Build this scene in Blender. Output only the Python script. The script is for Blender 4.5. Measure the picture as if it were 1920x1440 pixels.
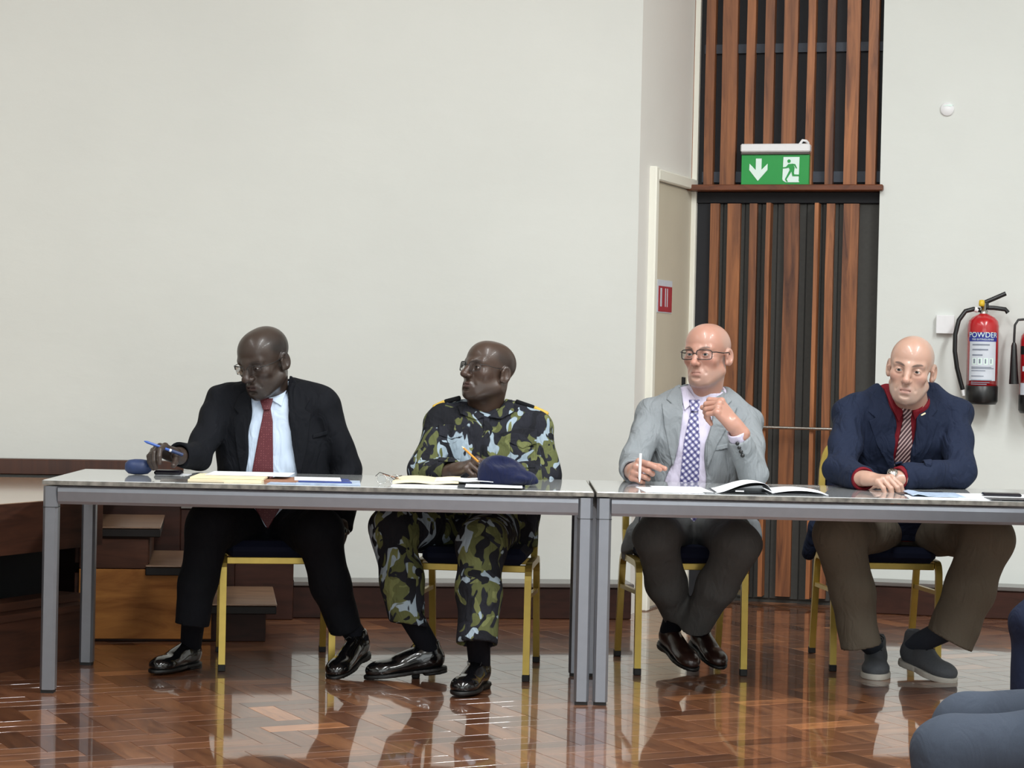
import bpy, math, random
import numpy as np
from mathutils import Vector, Matrix

random.seed(7)
rng = np.random.default_rng(7)
for o in list(bpy.data.objects):
    bpy.data.objects.remove(o)
C = bpy.context.scene.collection
S = bpy.context.scene
R = math.radians

# ------------------------------------------------------------------ camera
FPX, CAM_H, PITCH, ROLL = 3930.0, 1.205, R(0.70), R(1.27)
cam_d = bpy.data.cameras.new('camera')
cam_d.sensor_fit = 'HORIZONTAL'
cam_d.sensor_width = 36.0
cam_d.lens = FPX / 1920.0 * 36.0
cam_d.clip_end = 60
cam = bpy.data.objects.new('camera', cam_d)
C.objects.link(cam)
CAM_R = Matrix.Rotation(math.pi / 2 - PITCH, 3, 'X') @ Matrix.Rotation(ROLL, 3, 'Z')
cam.matrix_world = Matrix.Translation((0, 0, CAM_H)) @ CAM_R.to_4x4()
S.camera = cam

# ------------------------------------------------------------------ world, lights, exposure
w = bpy.data.worlds.new('world')
S.world = w
w.use_nodes = True
w.node_tree.nodes['Background'].inputs[0].default_value = (0.75, 0.8, 0.9, 1)
w.node_tree.nodes['Background'].inputs[1].default_value = 0.35
S.view_settings.view_transform = 'Standard'
S.view_settings.look = 'None'
S.view_settings.gamma = 1
S.view_settings.use_curve_mapping = False
S.view_settings.exposure = 0.04


def area(x, y, z, sx, sy, power, col=(0.955, 0.995, 1.0), rx=0.0):
    l = bpy.data.lights.new('ceiling_or_fill_lamp', 'AREA')
    l.shape = 'RECTANGLE'
    l.size, l.size_y = sx, sy
    l.energy = power
    l.color = col
    o = bpy.data.objects.new('ceiling_or_fill_lamp', l)
    o.location = (x, y, z)
    o.rotation_euler = (rx, 0, 0)
    C.objects.link(o)


LP = 95.0
for lx, lw_ in ((-3.0, .38), (0.4, .92), (3.2, 1.16)):
    for ly, lq in ((-1.5, .8), (2.0, 1.2), (4.6, 1.35), (6.4, 1.1)):
        area(lx, ly, 4.55, 0.35, 1.5, LP * .80 * lw_ * lq)
# added cool fill light behind the camera, brightens lower wall and fronts
area(1.2, -4.9, 2.0, 7.5, 3.4, 170, (.90, .97, 1.0), R(90))


# ------------------------------------------------------------------ helpers
def at(px, py, Y):
    """photo pixel seen at world depth Y -> world point"""
    d = CAM_R @ Vector(((px - 960) / FPX, -(py - 720) / FPX, -1.0))
    t = Y / d.y
    return np.array((d.x * t, Y, CAM_H + d.z * t))


def tag(o, label=None, cat=None, group=None, kind=None):
    if label: o['label'] = label
    if cat: o['category'] = cat
    if group: o['group'] = group
    if kind: o['kind'] = kind
    return o


def empty(name, loc, label=None, cat=None, group=None, rz=0.0):
    o = bpy.data.objects.new(name, None)
    o.empty_display_size = 0.1
    o.location = loc
    o.rotation_euler = (0, 0, rz)
    C.objects.link(o)
    return tag(o, label, cat, group)


def link_mesh(name, me, mat, parent=None, loc=None, smooth=True):
    o = bpy.data.objects.new(name, me)
    C.objects.link(o)
    if mat is not None and not me.materials:
        for m in (mat if isinstance(mat, (list, tuple)) else [mat]):
            me.materials.append(m)
    if parent is not None: o.parent = parent
    if loc is not None: o.location = loc
    return o


def np_mesh(name, V, F, col=None, smooth=True):
    me = bpy.data.meshes.new(name)
    V = np.ascontiguousarray(V, np.float32)
    n = len(V)
    me.vertices.add(n)
    me.vertices.foreach_set('co', V.ravel())
    m, k = F.shape
    me.loops.add(m * k)
    me.loops.foreach_set('vertex_index', np.ascontiguousarray(F, np.int32).ravel())
    me.polygons.add(m)
    me.polygons.foreach_set('loop_start', np.arange(0, m * k, k, dtype=np.int32))
    me.polygons.foreach_set('loop_total', np.full(m, k, np.int32))
    me.update(calc_edges=True)
    me.validate()
    me.polygons.foreach_set('use_smooth', np.full(len(me.polygons), smooth))
    if col is not None:
        a = me.color_attributes.new('Col', 'FLOAT_COLOR', 'POINT')
        cc = np.ones((n, 4), np.float32)
        cc[:, :3] = col
        a.data.foreach_set('color', cc.ravel())
    return me


class MB:
    """collects simple shapes and links them as one mesh object"""
    def __init__(s):
        s.v, s.f, s.sm = [], [], []

    def raw(s, vs, fs, smooth=False):
        b = len(s.v)
        s.v += [tuple(map(float, v)) for v in vs]
        s.f += [tuple(b + i for i in f) for f in fs]
        s.sm += [smooth] * len(fs)
        return s

    def box(s, x0, x1, y0, y1, z0, z1, M=None, b=0.0):
        x0, x1 = sorted((x0, x1)); y0, y1 = sorted((y0, y1)); z0, z1 = sorted((z0, z1))
        if b <= 0:
            vs = [(x, y, z) for x in (x0, x1) for y in (y0, y1) for z in (z0, z1)]
            fs = [(0, 1, 3, 2), (4, 6, 7, 5), (0, 4, 5, 1), (2, 3, 7, 6), (0, 2, 6, 4), (1, 5, 7, 3)]
        else:
            b = min(b, (x1 - x0) * .49, (y1 - y0) * .49, (z1 - z0) * .49)
            vs, ix = [], {}
            lo, hi = (x0, y0, z0), (x1, y1, z1)
            for sx in (0, 1):
                for sy in (0, 1):
                    for sz in (0, 1):
                        sg = (sx, sy, sz)
                        cn = [hi[i] if sg[i] else lo[i] for i in range(3)]
                        for ax in range(3):
                            p = [cn[i] + (0 if i == ax else (-b if sg[i] else b)) for i in range(3)]
                            ix[sg + (ax,)] = len(vs)
                            vs.append(p)
            fs = []
            for ax in range(3):
                u, v = [i for i in range(3) if i != ax]
                for sd in (0, 1):
                    q = []
                    for (a, c) in ((0, 0), (1, 0), (1, 1), (0, 1)):
                        k = [0, 0, 0]; k[ax] = sd; k[u] = a; k[v] = c
                        q.append(ix[tuple(k) + (ax,)])
                    fs.append(q)
                for a in (0, 1):
                    for c in (0, 1):
                        q = []
                        for (e, axx) in ((0, u), (1, u), (1, v), (0, v)):
                            k = [0, 0, 0]; k[ax] = e; k[u] = a; k[v] = c
                            q.append(ix[tuple(k) + (axx,)])
                        fs.append(q)
            for sx in (0, 1):
                for sy in (0, 1):
                    for sz in (0, 1):
                        fs.append([ix[(sx, sy, sz, i)] for i in range(3)])
            fs = [s._orient(vs, f, [(lo[i] + hi[i]) / 2 for i in range(3)]) for f in fs]
        if M is not None: vs = [tuple(M @ Vector(v)) for v in vs]
        return s.raw(vs, fs)

    @staticmethod
    def _orient(vs, f, c):
        a, b, d = (Vector(vs[f[0]]), Vector(vs[f[1]]), Vector(vs[f[2]]))
        n = (b - a).cross(d - a)
        m = sum((Vector(vs[i]) for i in f), Vector()) / len(f) - Vector(c)
        return list(f) if n.dot(m) >= 0 else list(reversed(f))

    def prism(s, poly, axis, t0, t1, M=None):
        """poly of (u,v); axis is the extrusion axis"""
        n = len(poly)
        ar = sum(poly[i][0] * poly[(i + 1) % n][1] - poly[(i + 1) % n][0] * poly[i][1] for i in range(n))
        if ar < 0: poly = poly[::-1]

        def p(u, v, t):
            return {'x': (t, u, v), 'y': (u, t, v), 'z': (u, v, t)}[axis]
        vs = [p(u, v, t0) for u, v in poly] + [p(u, v, t1) for u, v in poly]
        fs = [tuple(range(n - 1, -1, -1)), tuple(range(n, 2 * n))]
        fs += [(i, (i + 1) % n, n + (i + 1) % n, n + i) for i in range(n)]
        if axis == 'y': fs = [tuple(reversed(f)) for f in fs]
        if t1 < t0: fs = [tuple(reversed(f)) for f in fs]
        if M is not None: vs = [tuple(M @ Vector(v)) for v in vs]
        return s.raw(vs, fs)

    def tube(s, pts, r, seg=8, flat=None, rot=0.0, smooth=True, up=None):
        pts = [Vector(map(float, p)) for p in pts]
        n = len(pts)
        rs = r if isinstance(r, (list, tuple)) else [r] * n
        vs, fs = [], []
        nrm = None
        for i, p in enumerate(pts):
            t = (pts[min(i + 1, n - 1)] - pts[max(i - 1, 0)]).normalized()
            if nrm is None:
                u = Vector(up) if up else (Vector((0, 0, 1)) if abs(t.z) < .9 else Vector((0, 1, 0)))
                nrm = (u - t * u.dot(t)).normalized()
            else:
                nrm = (nrm - t * nrm.dot(t)).normalized()
            bn = t.cross(nrm)
            for k in range(seg):
                a = 2 * math.pi * k / seg + rot
                fx = flat if flat else 1.0
                vs.append(p + (nrm * math.cos(a) * fx + bn * math.sin(a)) * rs[i])
        for i in range(n - 1):
            for k in range(seg):
                k2 = (k + 1) % seg
                fs.append((i * seg + k, i * seg + k2, (i + 1) * seg + k2, (i + 1) * seg + k))
        s.raw(vs, fs, smooth)
        s.raw([vs[k] for k in range(seg)], [tuple(range(seg - 1, -1, -1))])
        s.raw([vs[(n - 1) * seg + k] for k in range(seg)], [tuple(range(seg))])
        return s

    def sq(s, pts, hw, up=None):
        return s.tube(pts, hw * math.sqrt(2), 4, None, math.pi / 4, False, up)

    def lathe(s, prof, seg=32, M=None, a0=0.0, a1=2 * math.pi, smooth=True):
        full = abs(a1 - a0 - 2 * math.pi) < 1e-6
        m = seg if full else seg + 1
        vs = [(r * math.cos(a0 + (a1 - a0) * k / seg), r * math.sin(a0 + (a1 - a0) * k / seg), z) for r, z in prof for k in range(m)]
        fs = []
        for i in range(len(prof) - 1):
            for k in range(seg):
                k2 = (k + 1) % m
                fs.append((i * m + k, i * m + k2, (i + 1) * m + k2, (i + 1) * m + k))
        if M is not None: vs = [tuple(M @ Vector(v)) for v in vs]
        return s.raw(vs, fs, smooth)

    def grid(s, fn, nu, nv, smooth=True, thick=0.0):
        vs = [fn(i / nu, j / nv) for i in range(nu + 1) for j in range(nv + 1)]
        m = nv + 1
        fs = [(i * m + j, (i + 1) * m + j, (i + 1) * m + j + 1, i * m + j + 1) for i in range(nu) for j in range(nv)]
        s.raw(vs, fs, smooth)
        if thick:
            lo = [(v[0], v[1], v[2] - thick) for v in vs]
            s.raw(lo, [tuple(reversed(f)) for f in fs], smooth)
            N = len(vs)
            allv = vs + lo
            bd = [i * m for i in range(nu + 1)] + [nu * m + j for j in range(1, nv + 1)] + [i * m + nv for i in range(nu - 1, -1, -1)] + [j for j in range(nv - 1, -1, -1)]
            s.raw(allv, [(a, a + N, b + N, b) for a, b in zip(bd[:-1], bd[1:])])
        return s

    def mesh(s, name, mat=None):
        me = bpy.data.meshes.new(name)
        me.from_pydata(s.v, [], s.f)
        me.polygons.foreach_set('use_smooth', s.sm)
        me.update()
        if mat is not None: me.materials.append(mat)
        return me

    def build(s, name, mat, parent=None, loc=None):
        return link_mesh(name, s.mesh(name, mat), None, parent, loc)


def copy_tree(o, parent=None):
    c = o.copy()
    C.objects.link(c)
    if parent is not None: c.parent = parent
    for ch in list(o.children): copy_tree(ch, c)
    return c


# ------------------------------------------------------------------ materials
def srgb(h):
    h = h.lstrip('#')
    v = [int(h[i:i + 2], 16) / 255 for i in (0, 2, 4)]
    return tuple(x / 12.92 if x <= .04045 else ((x + .055) / 1.055) ** 2.4 for x in v)


def new_mat(name):
    m = bpy.data.materials.new(name)
    m.use_nodes = True
    nt = m.node_tree
    return m, nt, nt.nodes['Principled BSDF']


def N(nt, typ, **kw):
    n = nt.nodes.new(typ)
    for k, v in kw.items():
        if k.startswith('i_'):
            n.inputs[k[2:].replace('_', ' ')].default_value = v
        else:
            setattr(n, k, v)
    return n


def coords(nt, scale=(1, 1, 1), rot=(0, 0, 0), kind='Object'):
    tc = N(nt, 'ShaderNodeTexCoord')
    mp = N(nt, 'ShaderNodeMapping')
    mp.inputs['Scale'].default_value = scale
    mp.inputs['Rotation'].default_value = rot
    nt.links.new(tc.outputs[kind], mp.inputs[0])
    return mp.outputs[0]


def ramp(nt, fac, stops, interp='LINEAR'):
    r = N(nt, 'ShaderNodeValToRGB')
    r.color_ramp.interpolation = interp
    e = r.color_ramp.elements
    while len(e) < len(stops): e.new(0.5)
    for el, (p, c) in zip(e, stops):
        el.position = p
        el.color = (*c, 1)
    nt.links.new(fac, r.inputs[0])
    return r.outputs[0]


def bump(nt, bs, fac, strength, dist=0.002):
    b = N(nt, 'ShaderNodeBump')
    b.inputs['Strength'].default_value = strength
    b.inputs['Distance'].default_value = dist
    nt.links.new(fac, b.inputs['Height'])
    nt.links.new(b.outputs[0], bs.inputs['Normal'])


def plain(name, col, rough=.5, metal=0.0, var=.08, nscale=30, bmp=0.0, bdist=.001, spec=.5, coat=0.0, trans=0.0):
    m, nt, bs = new_mat(name)
    c = srgb(col) if isinstance(col, str) else col
    v = coords(nt)
    nz = N(nt, 'ShaderNodeTexNoise', i_Scale=nscale, i_Detail=4.0)
    nt.links.new(v, nz.inputs['Vector'])
    lo = tuple(x * (1 - var) for x in c); hi = tuple(min(1, x * (1 + var)) for x in c)
    nt.links.new(ramp(nt, nz.outputs[0], [(.3, lo), (.7, hi)]), bs.inputs['Base Color'])
    bs.inputs['Roughness'].default_value = rough
    bs.inputs['Metallic'].default_value = metal
    bs.inputs['Specular IOR Level'].default_value = spec
    bs.inputs['Coat Weight'].default_value = coat
    bs.inputs['Transmission Weight'].default_value = trans
    if bmp: bump(nt, bs, nz.outputs[0], bmp, bdist)
    return m


def cloth(name, col, rough=.85, wr=.35, var=.12, weave=900, sheen=.0, spec=.2):
    """woven cloth: fine weave and soft wrinkles as relief"""
    m, nt, bs = new_mat(name)
    c = srgb(col) if isinstance(col, str) else col
    v = coords(nt)
    nz = N(nt, 'ShaderNodeTexNoise', i_Scale=weave, i_Detail=2.0)
    nt.links.new(v, nz.inputs['Vector'])
    nt.links.new(ramp(nt, nz.outputs[0], [(.3, tuple(x * (1 - var) for x in c)), (.7, tuple(x * (1 + var) for x in c))]), bs.inputs['Base Color'])
    w1 = N(nt, 'ShaderNodeTexNoise', i_Scale=11.0, i_Detail=2.5, i_Distortion=1.2)
    nt.links.new(coords(nt, (1.6, 1, .8)), w1.inputs['Vector'])
    bump(nt, bs, w1.outputs[0], wr, .03)
    bs.inputs['Roughness'].default_value = rough
    bs.inputs['Sheen Weight'].default_value = sheen
    bs.inputs['Specular IOR Level'].default_value = spec
    return m


def wood(name, dark, light, rough=.35, scale=(14, 14, 1.2), coat=0.0, attr=None, bmp=.08, rnd=True, rot=(0, 0, 0)):
    m, nt, bs = new_mat(name)
    v = coords(nt, scale, rot)
    if rnd:
        oi = N(nt, 'ShaderNodeObjectInfo')
        vm = N(nt, 'ShaderNodeVectorMath', operation='SCALE')
        cx = N(nt, 'ShaderNodeCombineXYZ')
        for k in range(3): nt.links.new(oi.outputs['Random'], cx.inputs[k])
        nt.links.new(cx.outputs[0], vm.inputs[0]); vm.inputs['Scale'].default_value = 37.0
        ad = N(nt, 'ShaderNodeVectorMath', operation='ADD')
        nt.links.new(v, ad.inputs[0]); nt.links.new(vm.outputs[0], ad.inputs[1])
        v = ad.outputs[0]
    nz = N(nt, 'ShaderNodeTexNoise', i_Scale=1.6, i_Detail=6.0, i_Distortion=.9, i_Roughness=.6)
    nt.links.new(v, nz.inputs['Vector'])
    d, l = (srgb(x) if isinstance(x, str) else x for x in (dark, light))
    mid = tuple((a * .45 + b * .55) for a, b in zip(d, l))
    colr = ramp(nt, nz.outputs[0], [(.28, d), (.5, mid), (.72, l)])
    if attr or rnd:
        mx = N(nt, 'ShaderNodeMix', data_type='RGBA', blend_type='MULTIPLY')
        mx.inputs['Factor'].default_value = 1.0
        if attr:
            at_ = N(nt, 'ShaderNodeAttribute', attribute_name=attr)
            src = at_.outputs['Color']
        else:
            oi2 = N(nt, 'ShaderNodeObjectInfo')
            src = ramp(nt, oi2.outputs['Random'], [(0, (.72, .66, .64)), (1, (1.3, 1.24, 1.18))])
        nt.links.new(colr, mx.inputs['A']); nt.links.new(src, mx.inputs['B'])
        colr = mx.outputs['Result']
    nt.links.new(colr, bs.inputs['Base Color'])
    bs.inputs['Roughness'].default_value = rough
    bs.inputs['Coat Weight'].default_value = coat
    bs.inputs['Coat Roughness'].default_value = .08
    if bmp: bump(nt, bs, nz.outputs[0], bmp, .001)
    return m


def attr_mat(name, rough=.45, spec=.5, bmp=.15, bscale=260, coat=0, sss=0.0):
    m, nt, bs = new_mat(name)
    a = N(nt, 'ShaderNodeAttribute', attribute_name='Col')
    nt.links.new(a.outputs['Color'], bs.inputs['Base Color'])
    nz = N(nt, 'ShaderNodeTexNoise', i_Scale=bscale, i_Detail=3.0)
    nt.links.new(coords(nt), nz.inputs['Vector'])
    bump(nt, bs, nz.outputs[0], bmp, .0006)
    bs.inputs['Roughness'].default_value = rough
    bs.inputs['Specular IOR Level'].default_value = spec
    bs.inputs['Coat Weight'].default_value = coat
    if sss:
        bs.inputs['Subsurface Weight'].default_value = sss
        bs.inputs['Subsurface Radius'].default_value = (.012, .004, .002)
        bs.inputs['Subsurface Scale'].default_value = .5
    return m


def camo_mat(name):
    m, nt, bs = new_mat(name)
    base = N(nt, 'ShaderNodeRGB'); base.outputs[0].default_value = (*srgb('#23242b'), 1)
    cur = base.outputs[0]
    wv = N(nt, 'ShaderNodeTexNoise', i_Scale=9.0, i_Detail=1.0)
    nt.links.new(coords(nt), wv.inputs['Vector'])
    for i, (col, sc, rot, th, sd) in enumerate([('#585c3a', (13, 13, 9), (0, R(62), 0), .520, 3.1), ('#93a2ae', (15, 15, 10), (0, R(50), 0), .570, 9.7),
                                              ('#6c7048', (18, 16, 10), (0, R(70), 0), .62, 5.2), ('#1c1d22', (15, 14, 9), (0, R(-55), 0), .56, 15.3)]):
        tc = coords(nt, sc, rot)
        ad = N(nt, 'ShaderNodeVectorMath', operation='MULTIPLY_ADD')
        nt.links.new(wv.outputs['Color'], ad.inputs[0]); ad.inputs[1].default_value = (1.6, 1.6, 1.6)
        nt.links.new(tc, ad.inputs[2])
        a2 = N(nt, 'ShaderNodeVectorMath', operation='ADD'); a2.inputs[1].default_value = (sd, sd * 2, -sd)
        nt.links.new(ad.outputs[0], a2.inputs[0])
        nz = N(nt, 'ShaderNodeTexNoise', i_Scale=1.0, i_Detail=1.2, i_Distortion=.7)
        nt.links.new(a2.outputs[0], nz.inputs['Vector'])
        f = ramp(nt, nz.outputs[0], [(th - .006, (0, 0, 0)), (th + .006, (1, 1, 1))])
        mx = N(nt, 'ShaderNodeMix', data_type='RGBA')
        nt.links.new(f, mx.inputs['Factor']); nt.links.new(cur, mx.inputs['A'])
        mx.inputs['B'].default_value = (*srgb(col), 1)
        cur = mx.outputs['Result']
    nt.links.new(cur, bs.inputs['Base Color'])
    bs.inputs['Roughness'].default_value = .9
    bs.inputs['Specular IOR Level'].default_value = .2
    w1 = N(nt, 'ShaderNodeTexNoise', i_Scale=14.0, i_Detail=2.5, i_Distortion=1.2)
    nt.links.new(coords(nt, (1.6, 1, .8)), w1.inputs['Vector'])
    bump(nt, bs, w1.outputs[0], .5, .03)
    return m


def stripes_mat(name, cols, scale, angle, plaid=None):
    """tie patterns: diagonal stripes, or a plaid of two sets of stripes"""
    m, nt, bs = new_mat(name)

    def st(ang, sc, stops):
        w_ = N(nt, 'ShaderNodeTexWave', wave_type='BANDS', bands_direction='X', i_Scale=sc, i_Distortion=.6)
        nt.links.new(coords(nt, (1, 0, 1), (0, R(ang), 0)), w_.inputs['Vector'])
        return ramp(nt, w_.outputs['Color'], stops)
    a = st(angle, scale, cols)
    if plaid:
        b = st(plaid[0], plaid[1], plaid[2])
        mx = N(nt, 'ShaderNodeMix', data_type='RGBA', blend_type='MULTIPLY'); mx.inputs['Factor'].default_value = 1
        nt.links.new(a, mx.inputs['A']); nt.links.new(b, mx.inputs['B'])
        a = mx.outputs['Result']
    nt.links.new(a, bs.inputs['Base Color'])
    bs.inputs['Roughness'].default_value = .55
    return m


def dots_mat(name, base, dot, scale):
    m, nt, bs = new_mat(name)
    vo = N(nt, 'ShaderNodeTexVoronoi', i_Scale=scale, i_Randomness=.25)
    nt.links.new(coords(nt, (1, .001, 1)), vo.inputs['Vector'])
    nt.links.new(ramp(nt, vo.outputs['Distance'], [(.16, srgb(dot)), (.24, srgb(base))]), bs.inputs['Base Color'])
    bs.inputs['Roughness'].default_value = .55
    return m


def glass_mat(name, tint=(1, 1, 1)):
    m, nt, bs = new_mat(name)
    nt.nodes.remove(bs)
    tr = N(nt, 'ShaderNodeBsdfTransparent'); tr.inputs[0].default_value = (.96, .97, .98, 1)
    gl = N(nt, 'ShaderNodeBsdfGlossy'); gl.inputs['Roughness'].default_value = .03
    fr = N(nt, 'ShaderNodeFresnel', i_IOR=1.18)
    mx = N(nt, 'ShaderNodeMixShader')
    nt.links.new(fr.outputs[0], mx.inputs[0]); nt.links.new(tr.outputs[0], mx.inputs[1]); nt.links.new(gl.outputs[0], mx.inputs[2])
    nt.links.new(mx.outputs[0], nt.nodes['Material Output'].inputs[0])
    return m


def wall_mat(name, col):
    m, nt, bs = new_mat(name)
    c = srgb(col)
    nz = N(nt, 'ShaderNodeTexNoise', i_Scale=1.3, i_Detail=5.0)
    nt.links.new(coords(nt), nz.inputs['Vector'])
    nt.links.new(ramp(nt, nz.outputs[0], [(.3, tuple(x * .965 for x in c)), (.7, tuple(x * 1.02 for x in c))]), bs.inputs['Base Color'])
    n2 = N(nt, 'ShaderNodeTexNoise', i_Scale=6.0, i_Detail=6.0)
    nt.links.new(coords(nt, (1, 1, 1.8)), n2.inputs['Vector'])
    bump(nt, bs, n2.outputs[0], .18, .012)
    bs.inputs['Roughness'].default_value = .75
    bs.inputs['Specular IOR Level'].default_value = .25
    return m


M = {}
M['wall'] = wall_mat('wall_paint', '#cfd0cb')
M['wall_right'] = wall_mat('wall_paint_right', '#d7dad6')
M['return'] = wall_mat('wall_paint_return', '#dfddd8')
M['ceiling'] = wall_mat('ceiling_paint', '#dedbd2')
M['white_trim'] = plain('white_trim', '#eceade', .4, var=.015, nscale=4)
M['door_leaf'] = plain('door_paint', '#cbc3b0', .45, var=.03, nscale=4)
M['parquet'] = wood('parquet', '#5c3826', '#8f6244', .30, (3, 14, 3), coat=1.0, attr='Col', bmp=0, rnd=True)
M['parquet'].node_tree.nodes['Principled BSDF'].inputs['Coat Roughness'].default_value = .035
M['parquet'].node_tree.nodes['Principled BSDF'].inputs['Coat IOR'].default_value = 1.54
M['subfloor'] = plain('subfloor', '#24150d', .6)
M['slat'] = wood('slat_wood', '#4a2819', '#a0683f', .48, (16, 16, 1.1))
M['slat_dark'] = wood('slat_wood_dark', '#321a10', '#4a2816', .45, (16, 16, 1.1))
M['beam'] = wood('beam_wood', '#4d2917', '#7a4527', .4, (2, 16, 16))
M['black_board'] = plain('black_board', '#15161c', .7)
M['grey_board'] = plain('grey_board', '#3a3936', .75, nscale=60)
M['batten'] = plain('grey_batten', '#3d434d', .7)
M['plinth'] = wood('plinth_wood', '#24140f', '#3c221a', .55, (1.5, 12, 12))
M['plinth_top'] = plain('plinth_top', '#5b5552', .2, nscale=8)
M['stage'] = wood('stage_wood', '#2c1911', '#482b1e', .6, (1.5, 1.5, 14))
M['stage_top'] = wood('stage_floor_wood', '#8b6f58', '#b49a80', .14, (2, 14, 2), coat=.4)
M['tread'] = wood('tread_wood', '#66503f', '#937760', .3, (2, 14, 2), coat=.25)
M['side_panel'] = wood('stair_side_wood', '#74461c', '#a8733a', .6, (2, 2, 9))
M['nosing'] = plain('nosing', '#16110f', .5)
M['recess'] = plain('recess', '#0c0e11', .8)
M['steel'] = plain('table_frame_metal', '#888b92', .36, .8, var=.03)
M['laminate'] = plain('grey_laminate', '#b9bcbd', .25, var=.02, nscale=6, coat=1.0)
M['laminate'].node_tree.nodes['Principled BSDF'].inputs['Coat Roughness'].default_value = .03
M['laminate'].node_tree.nodes['Principled BSDF'].inputs['Coat IOR'].default_value = 1.8
M['edge'] = plain('mottled_edge', '#6f6c66', .45, var=.55, nscale=38)
M['gold'] = plain('gold_metal', '#b39a4a', .32, .55, var=.05)
M['navy_seat'] = cloth('navy_seat_fabric', '#0e1428', wr=.1)
M['rubber'] = plain('black_rubber', '#0b0b0c', .6)
M['black'] = plain('black_plastic', '#111214', .35)
M['chrome'] = plain('chrome', '#c9c9c5', .18, 1.0, var=.02)
M['white'] = plain('white_plastic', '#e6e6e8', .4, var=.02)
M['green'] = plain('sign_green', '#239545', .35, var=.02)
M['sign_white'] = plain('sign_white', '#dff2ec', .35, var=.01)
M['red_paint'] = plain('extinguisher_red', '#b3161f', .25, var=.04, coat=.5)
M['label_white'] = plain('label_paper', '#cdd3dd', .4, var=.04)
M['label_blue'] = plain('label_blue', '#26318c', .4)
M['label_grey'] = plain('label_print_grey', '#7f8796', .5)
M['yellow'] = plain('yellow_plastic', '#d9b62c', .4)
M['paper'] = plain('white_paper', '#e8ebf0', .6, var=.015)
M['print_blue'] = plain('blue_print', '#2b3f86', .4, var=.3, nscale=25)
M['print_light'] = plain('pale_blue_print', '#a7b8d0', .4, var=.25, nscale=25)
M['print_dark'] = plain('dark_print', '#23262d', .3, var=.5, nscale=30)
M['manila'] = plain('manila_paper', '#e8dab8', .6, var=.05, nscale=8)
M['orange_card'] = plain('orange_card', '#9c6e55', .6)
M['beret'] = cloth('beret_wool', '#161c3a', .95, wr=.6, sheen=.1)
M['case_blue'] = plain('blue_case', '#23345c', .45, nscale=80)
M['phone'] = plain('phone_black', '#14121a', .15)
M['pen_blue'] = plain('blue_pen', '#2e56a8', .3)
M['pencil'] = plain('yellow_pencil', '#c98a2a', .45)
M['glass'] = glass_mat('spectacle_glass')
M['skin_dark'] = attr_mat('skin_dark', .38, .40, coat=.10)
M['skin_fair'] = attr_mat('skin_fair', .38, .5, coat=.16, sss=.12)
M['eye'] = attr_mat('eye', .12, .5, bmp=0)
M['suit_black'] = cloth('black_suit_wool', '#0d0f15', wr=.45)
M['suit_grey'] = cloth('grey_suit_wool', '#868b8f', wr=.6)
M['suit_navy'] = cloth('navy_suit_wool', '#1a2236', wr=.7)
M['trouser_black'] = cloth('black_trouser_wool', '#0b0d13', wr=.3)
M['trouser_grey'] = cloth('charcoal_trouser_wool', '#525353', wr=.4)
M['trouser_khaki'] = cloth('olive_brown_trouser_cotton', '#645d52', wr=.4)
M['trouser_slate'] = cloth('slate_trouser_cotton', '#39404c', wr=.22)
M['trouser_navy'] = cloth('navy_trouser_cotton', '#131a2e', wr=.22)
M['shirt_blue'] = cloth('pale_blue_shirt', '#c3d2e6', .7, wr=.5, var=.04)
M['shirt_lilac'] = cloth('lilac_shirt', '#cfc8dc', .7, wr=.4, var=.04)
M['shirt_red'] = cloth('dark_red_shirt', '#6b0f1c', .7, wr=.4)
M['shirt_check'] = cloth('plain_blue_shirt', '#56627a', .7, wr=.4)
M['camo'] = camo_mat('camouflage_cotton')
M['epaulette'] = cloth('black_epaulette', '#101114', wr=.1)
M['gold_braid'] = plain('gold_braid', '#caa53a', .5)
M['tie_red'] = dots_mat('maroon_dotted_tie', '#541620', '#7d4347', 110)
M['tie_plaid'] = stripes_mat('purple_plaid_tie', [(.2, srgb('#615f8c')), (.45, srgb('#a5a2bc')), (.8, srgb('#d0cdd9'))], 17, 40,
                             (-50, 17, [(.2, srgb('#8a89b4')), (.6, (1, 1, 1))]))
M['tie_stripe'] = stripes_mat('red_striped_tie', [(.2, srgb('#2b2226')), (.45, srgb('#5e2530')), (.62, srgb('#94404a')), (.85, srgb('#a89c98'))], 27, -38)
M['shoe_black'] = plain('black_leather', '#0b0b0d', .16, nscale=60, bmp=.03, coat=.6)
M['shoe_brown'] = plain('brown_leather', '#2b1a16', .28, nscale=40, bmp=.05, coat=.3)
M['shoe_grey'] = plain('grey_suede', '#565a60', .85, nscale=120, bmp=.05)
M['sole_white'] = plain('white_sole', '#c9c6be', .6)
M['sole_black'] = plain('black_sole', '#0a0a0a', .5)
M['sock'] = cloth('black_sock', '#0d0f17', wr=.1)
M['sock_grey'] = cloth('grey_sock', '#3c4350', wr=.1)
M['red_print'] = plain('red_sticker', '#a6353f', .5)

for k_ in ('plinth', 'stage', 'side_panel', 'recess', 'nosing'):
    M[k_].node_tree.nodes['Principled BSDF'].inputs['Specular IOR Level'].default_value = .25

# ------------------------------------------------------------------ room shell
def on_z(px, py, z):
    d = CAM_R @ Vector(((px - 960) / FPX, -(py - 720) / FPX, -1.0))
    t = (z - CAM_H) / d.z
    return np.array((d.x * t, d.y * t, z))


def on_plane(px, py, p0, n):
    d = CAM_R @ Vector(((px - 960) / FPX, -(py - 720) / FPX, -1.0))
    o = Vector((0, 0, CAM_H))
    t = (Vector(p0) - o).dot(Vector(n)) / d.dot(Vector(n))
    return o + d * t


def struct(name, mb, mat, parent=None):
    o = mb.build(name, mat, parent)
    if parent is None: o['kind'] = 'structure'
    return o


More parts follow.
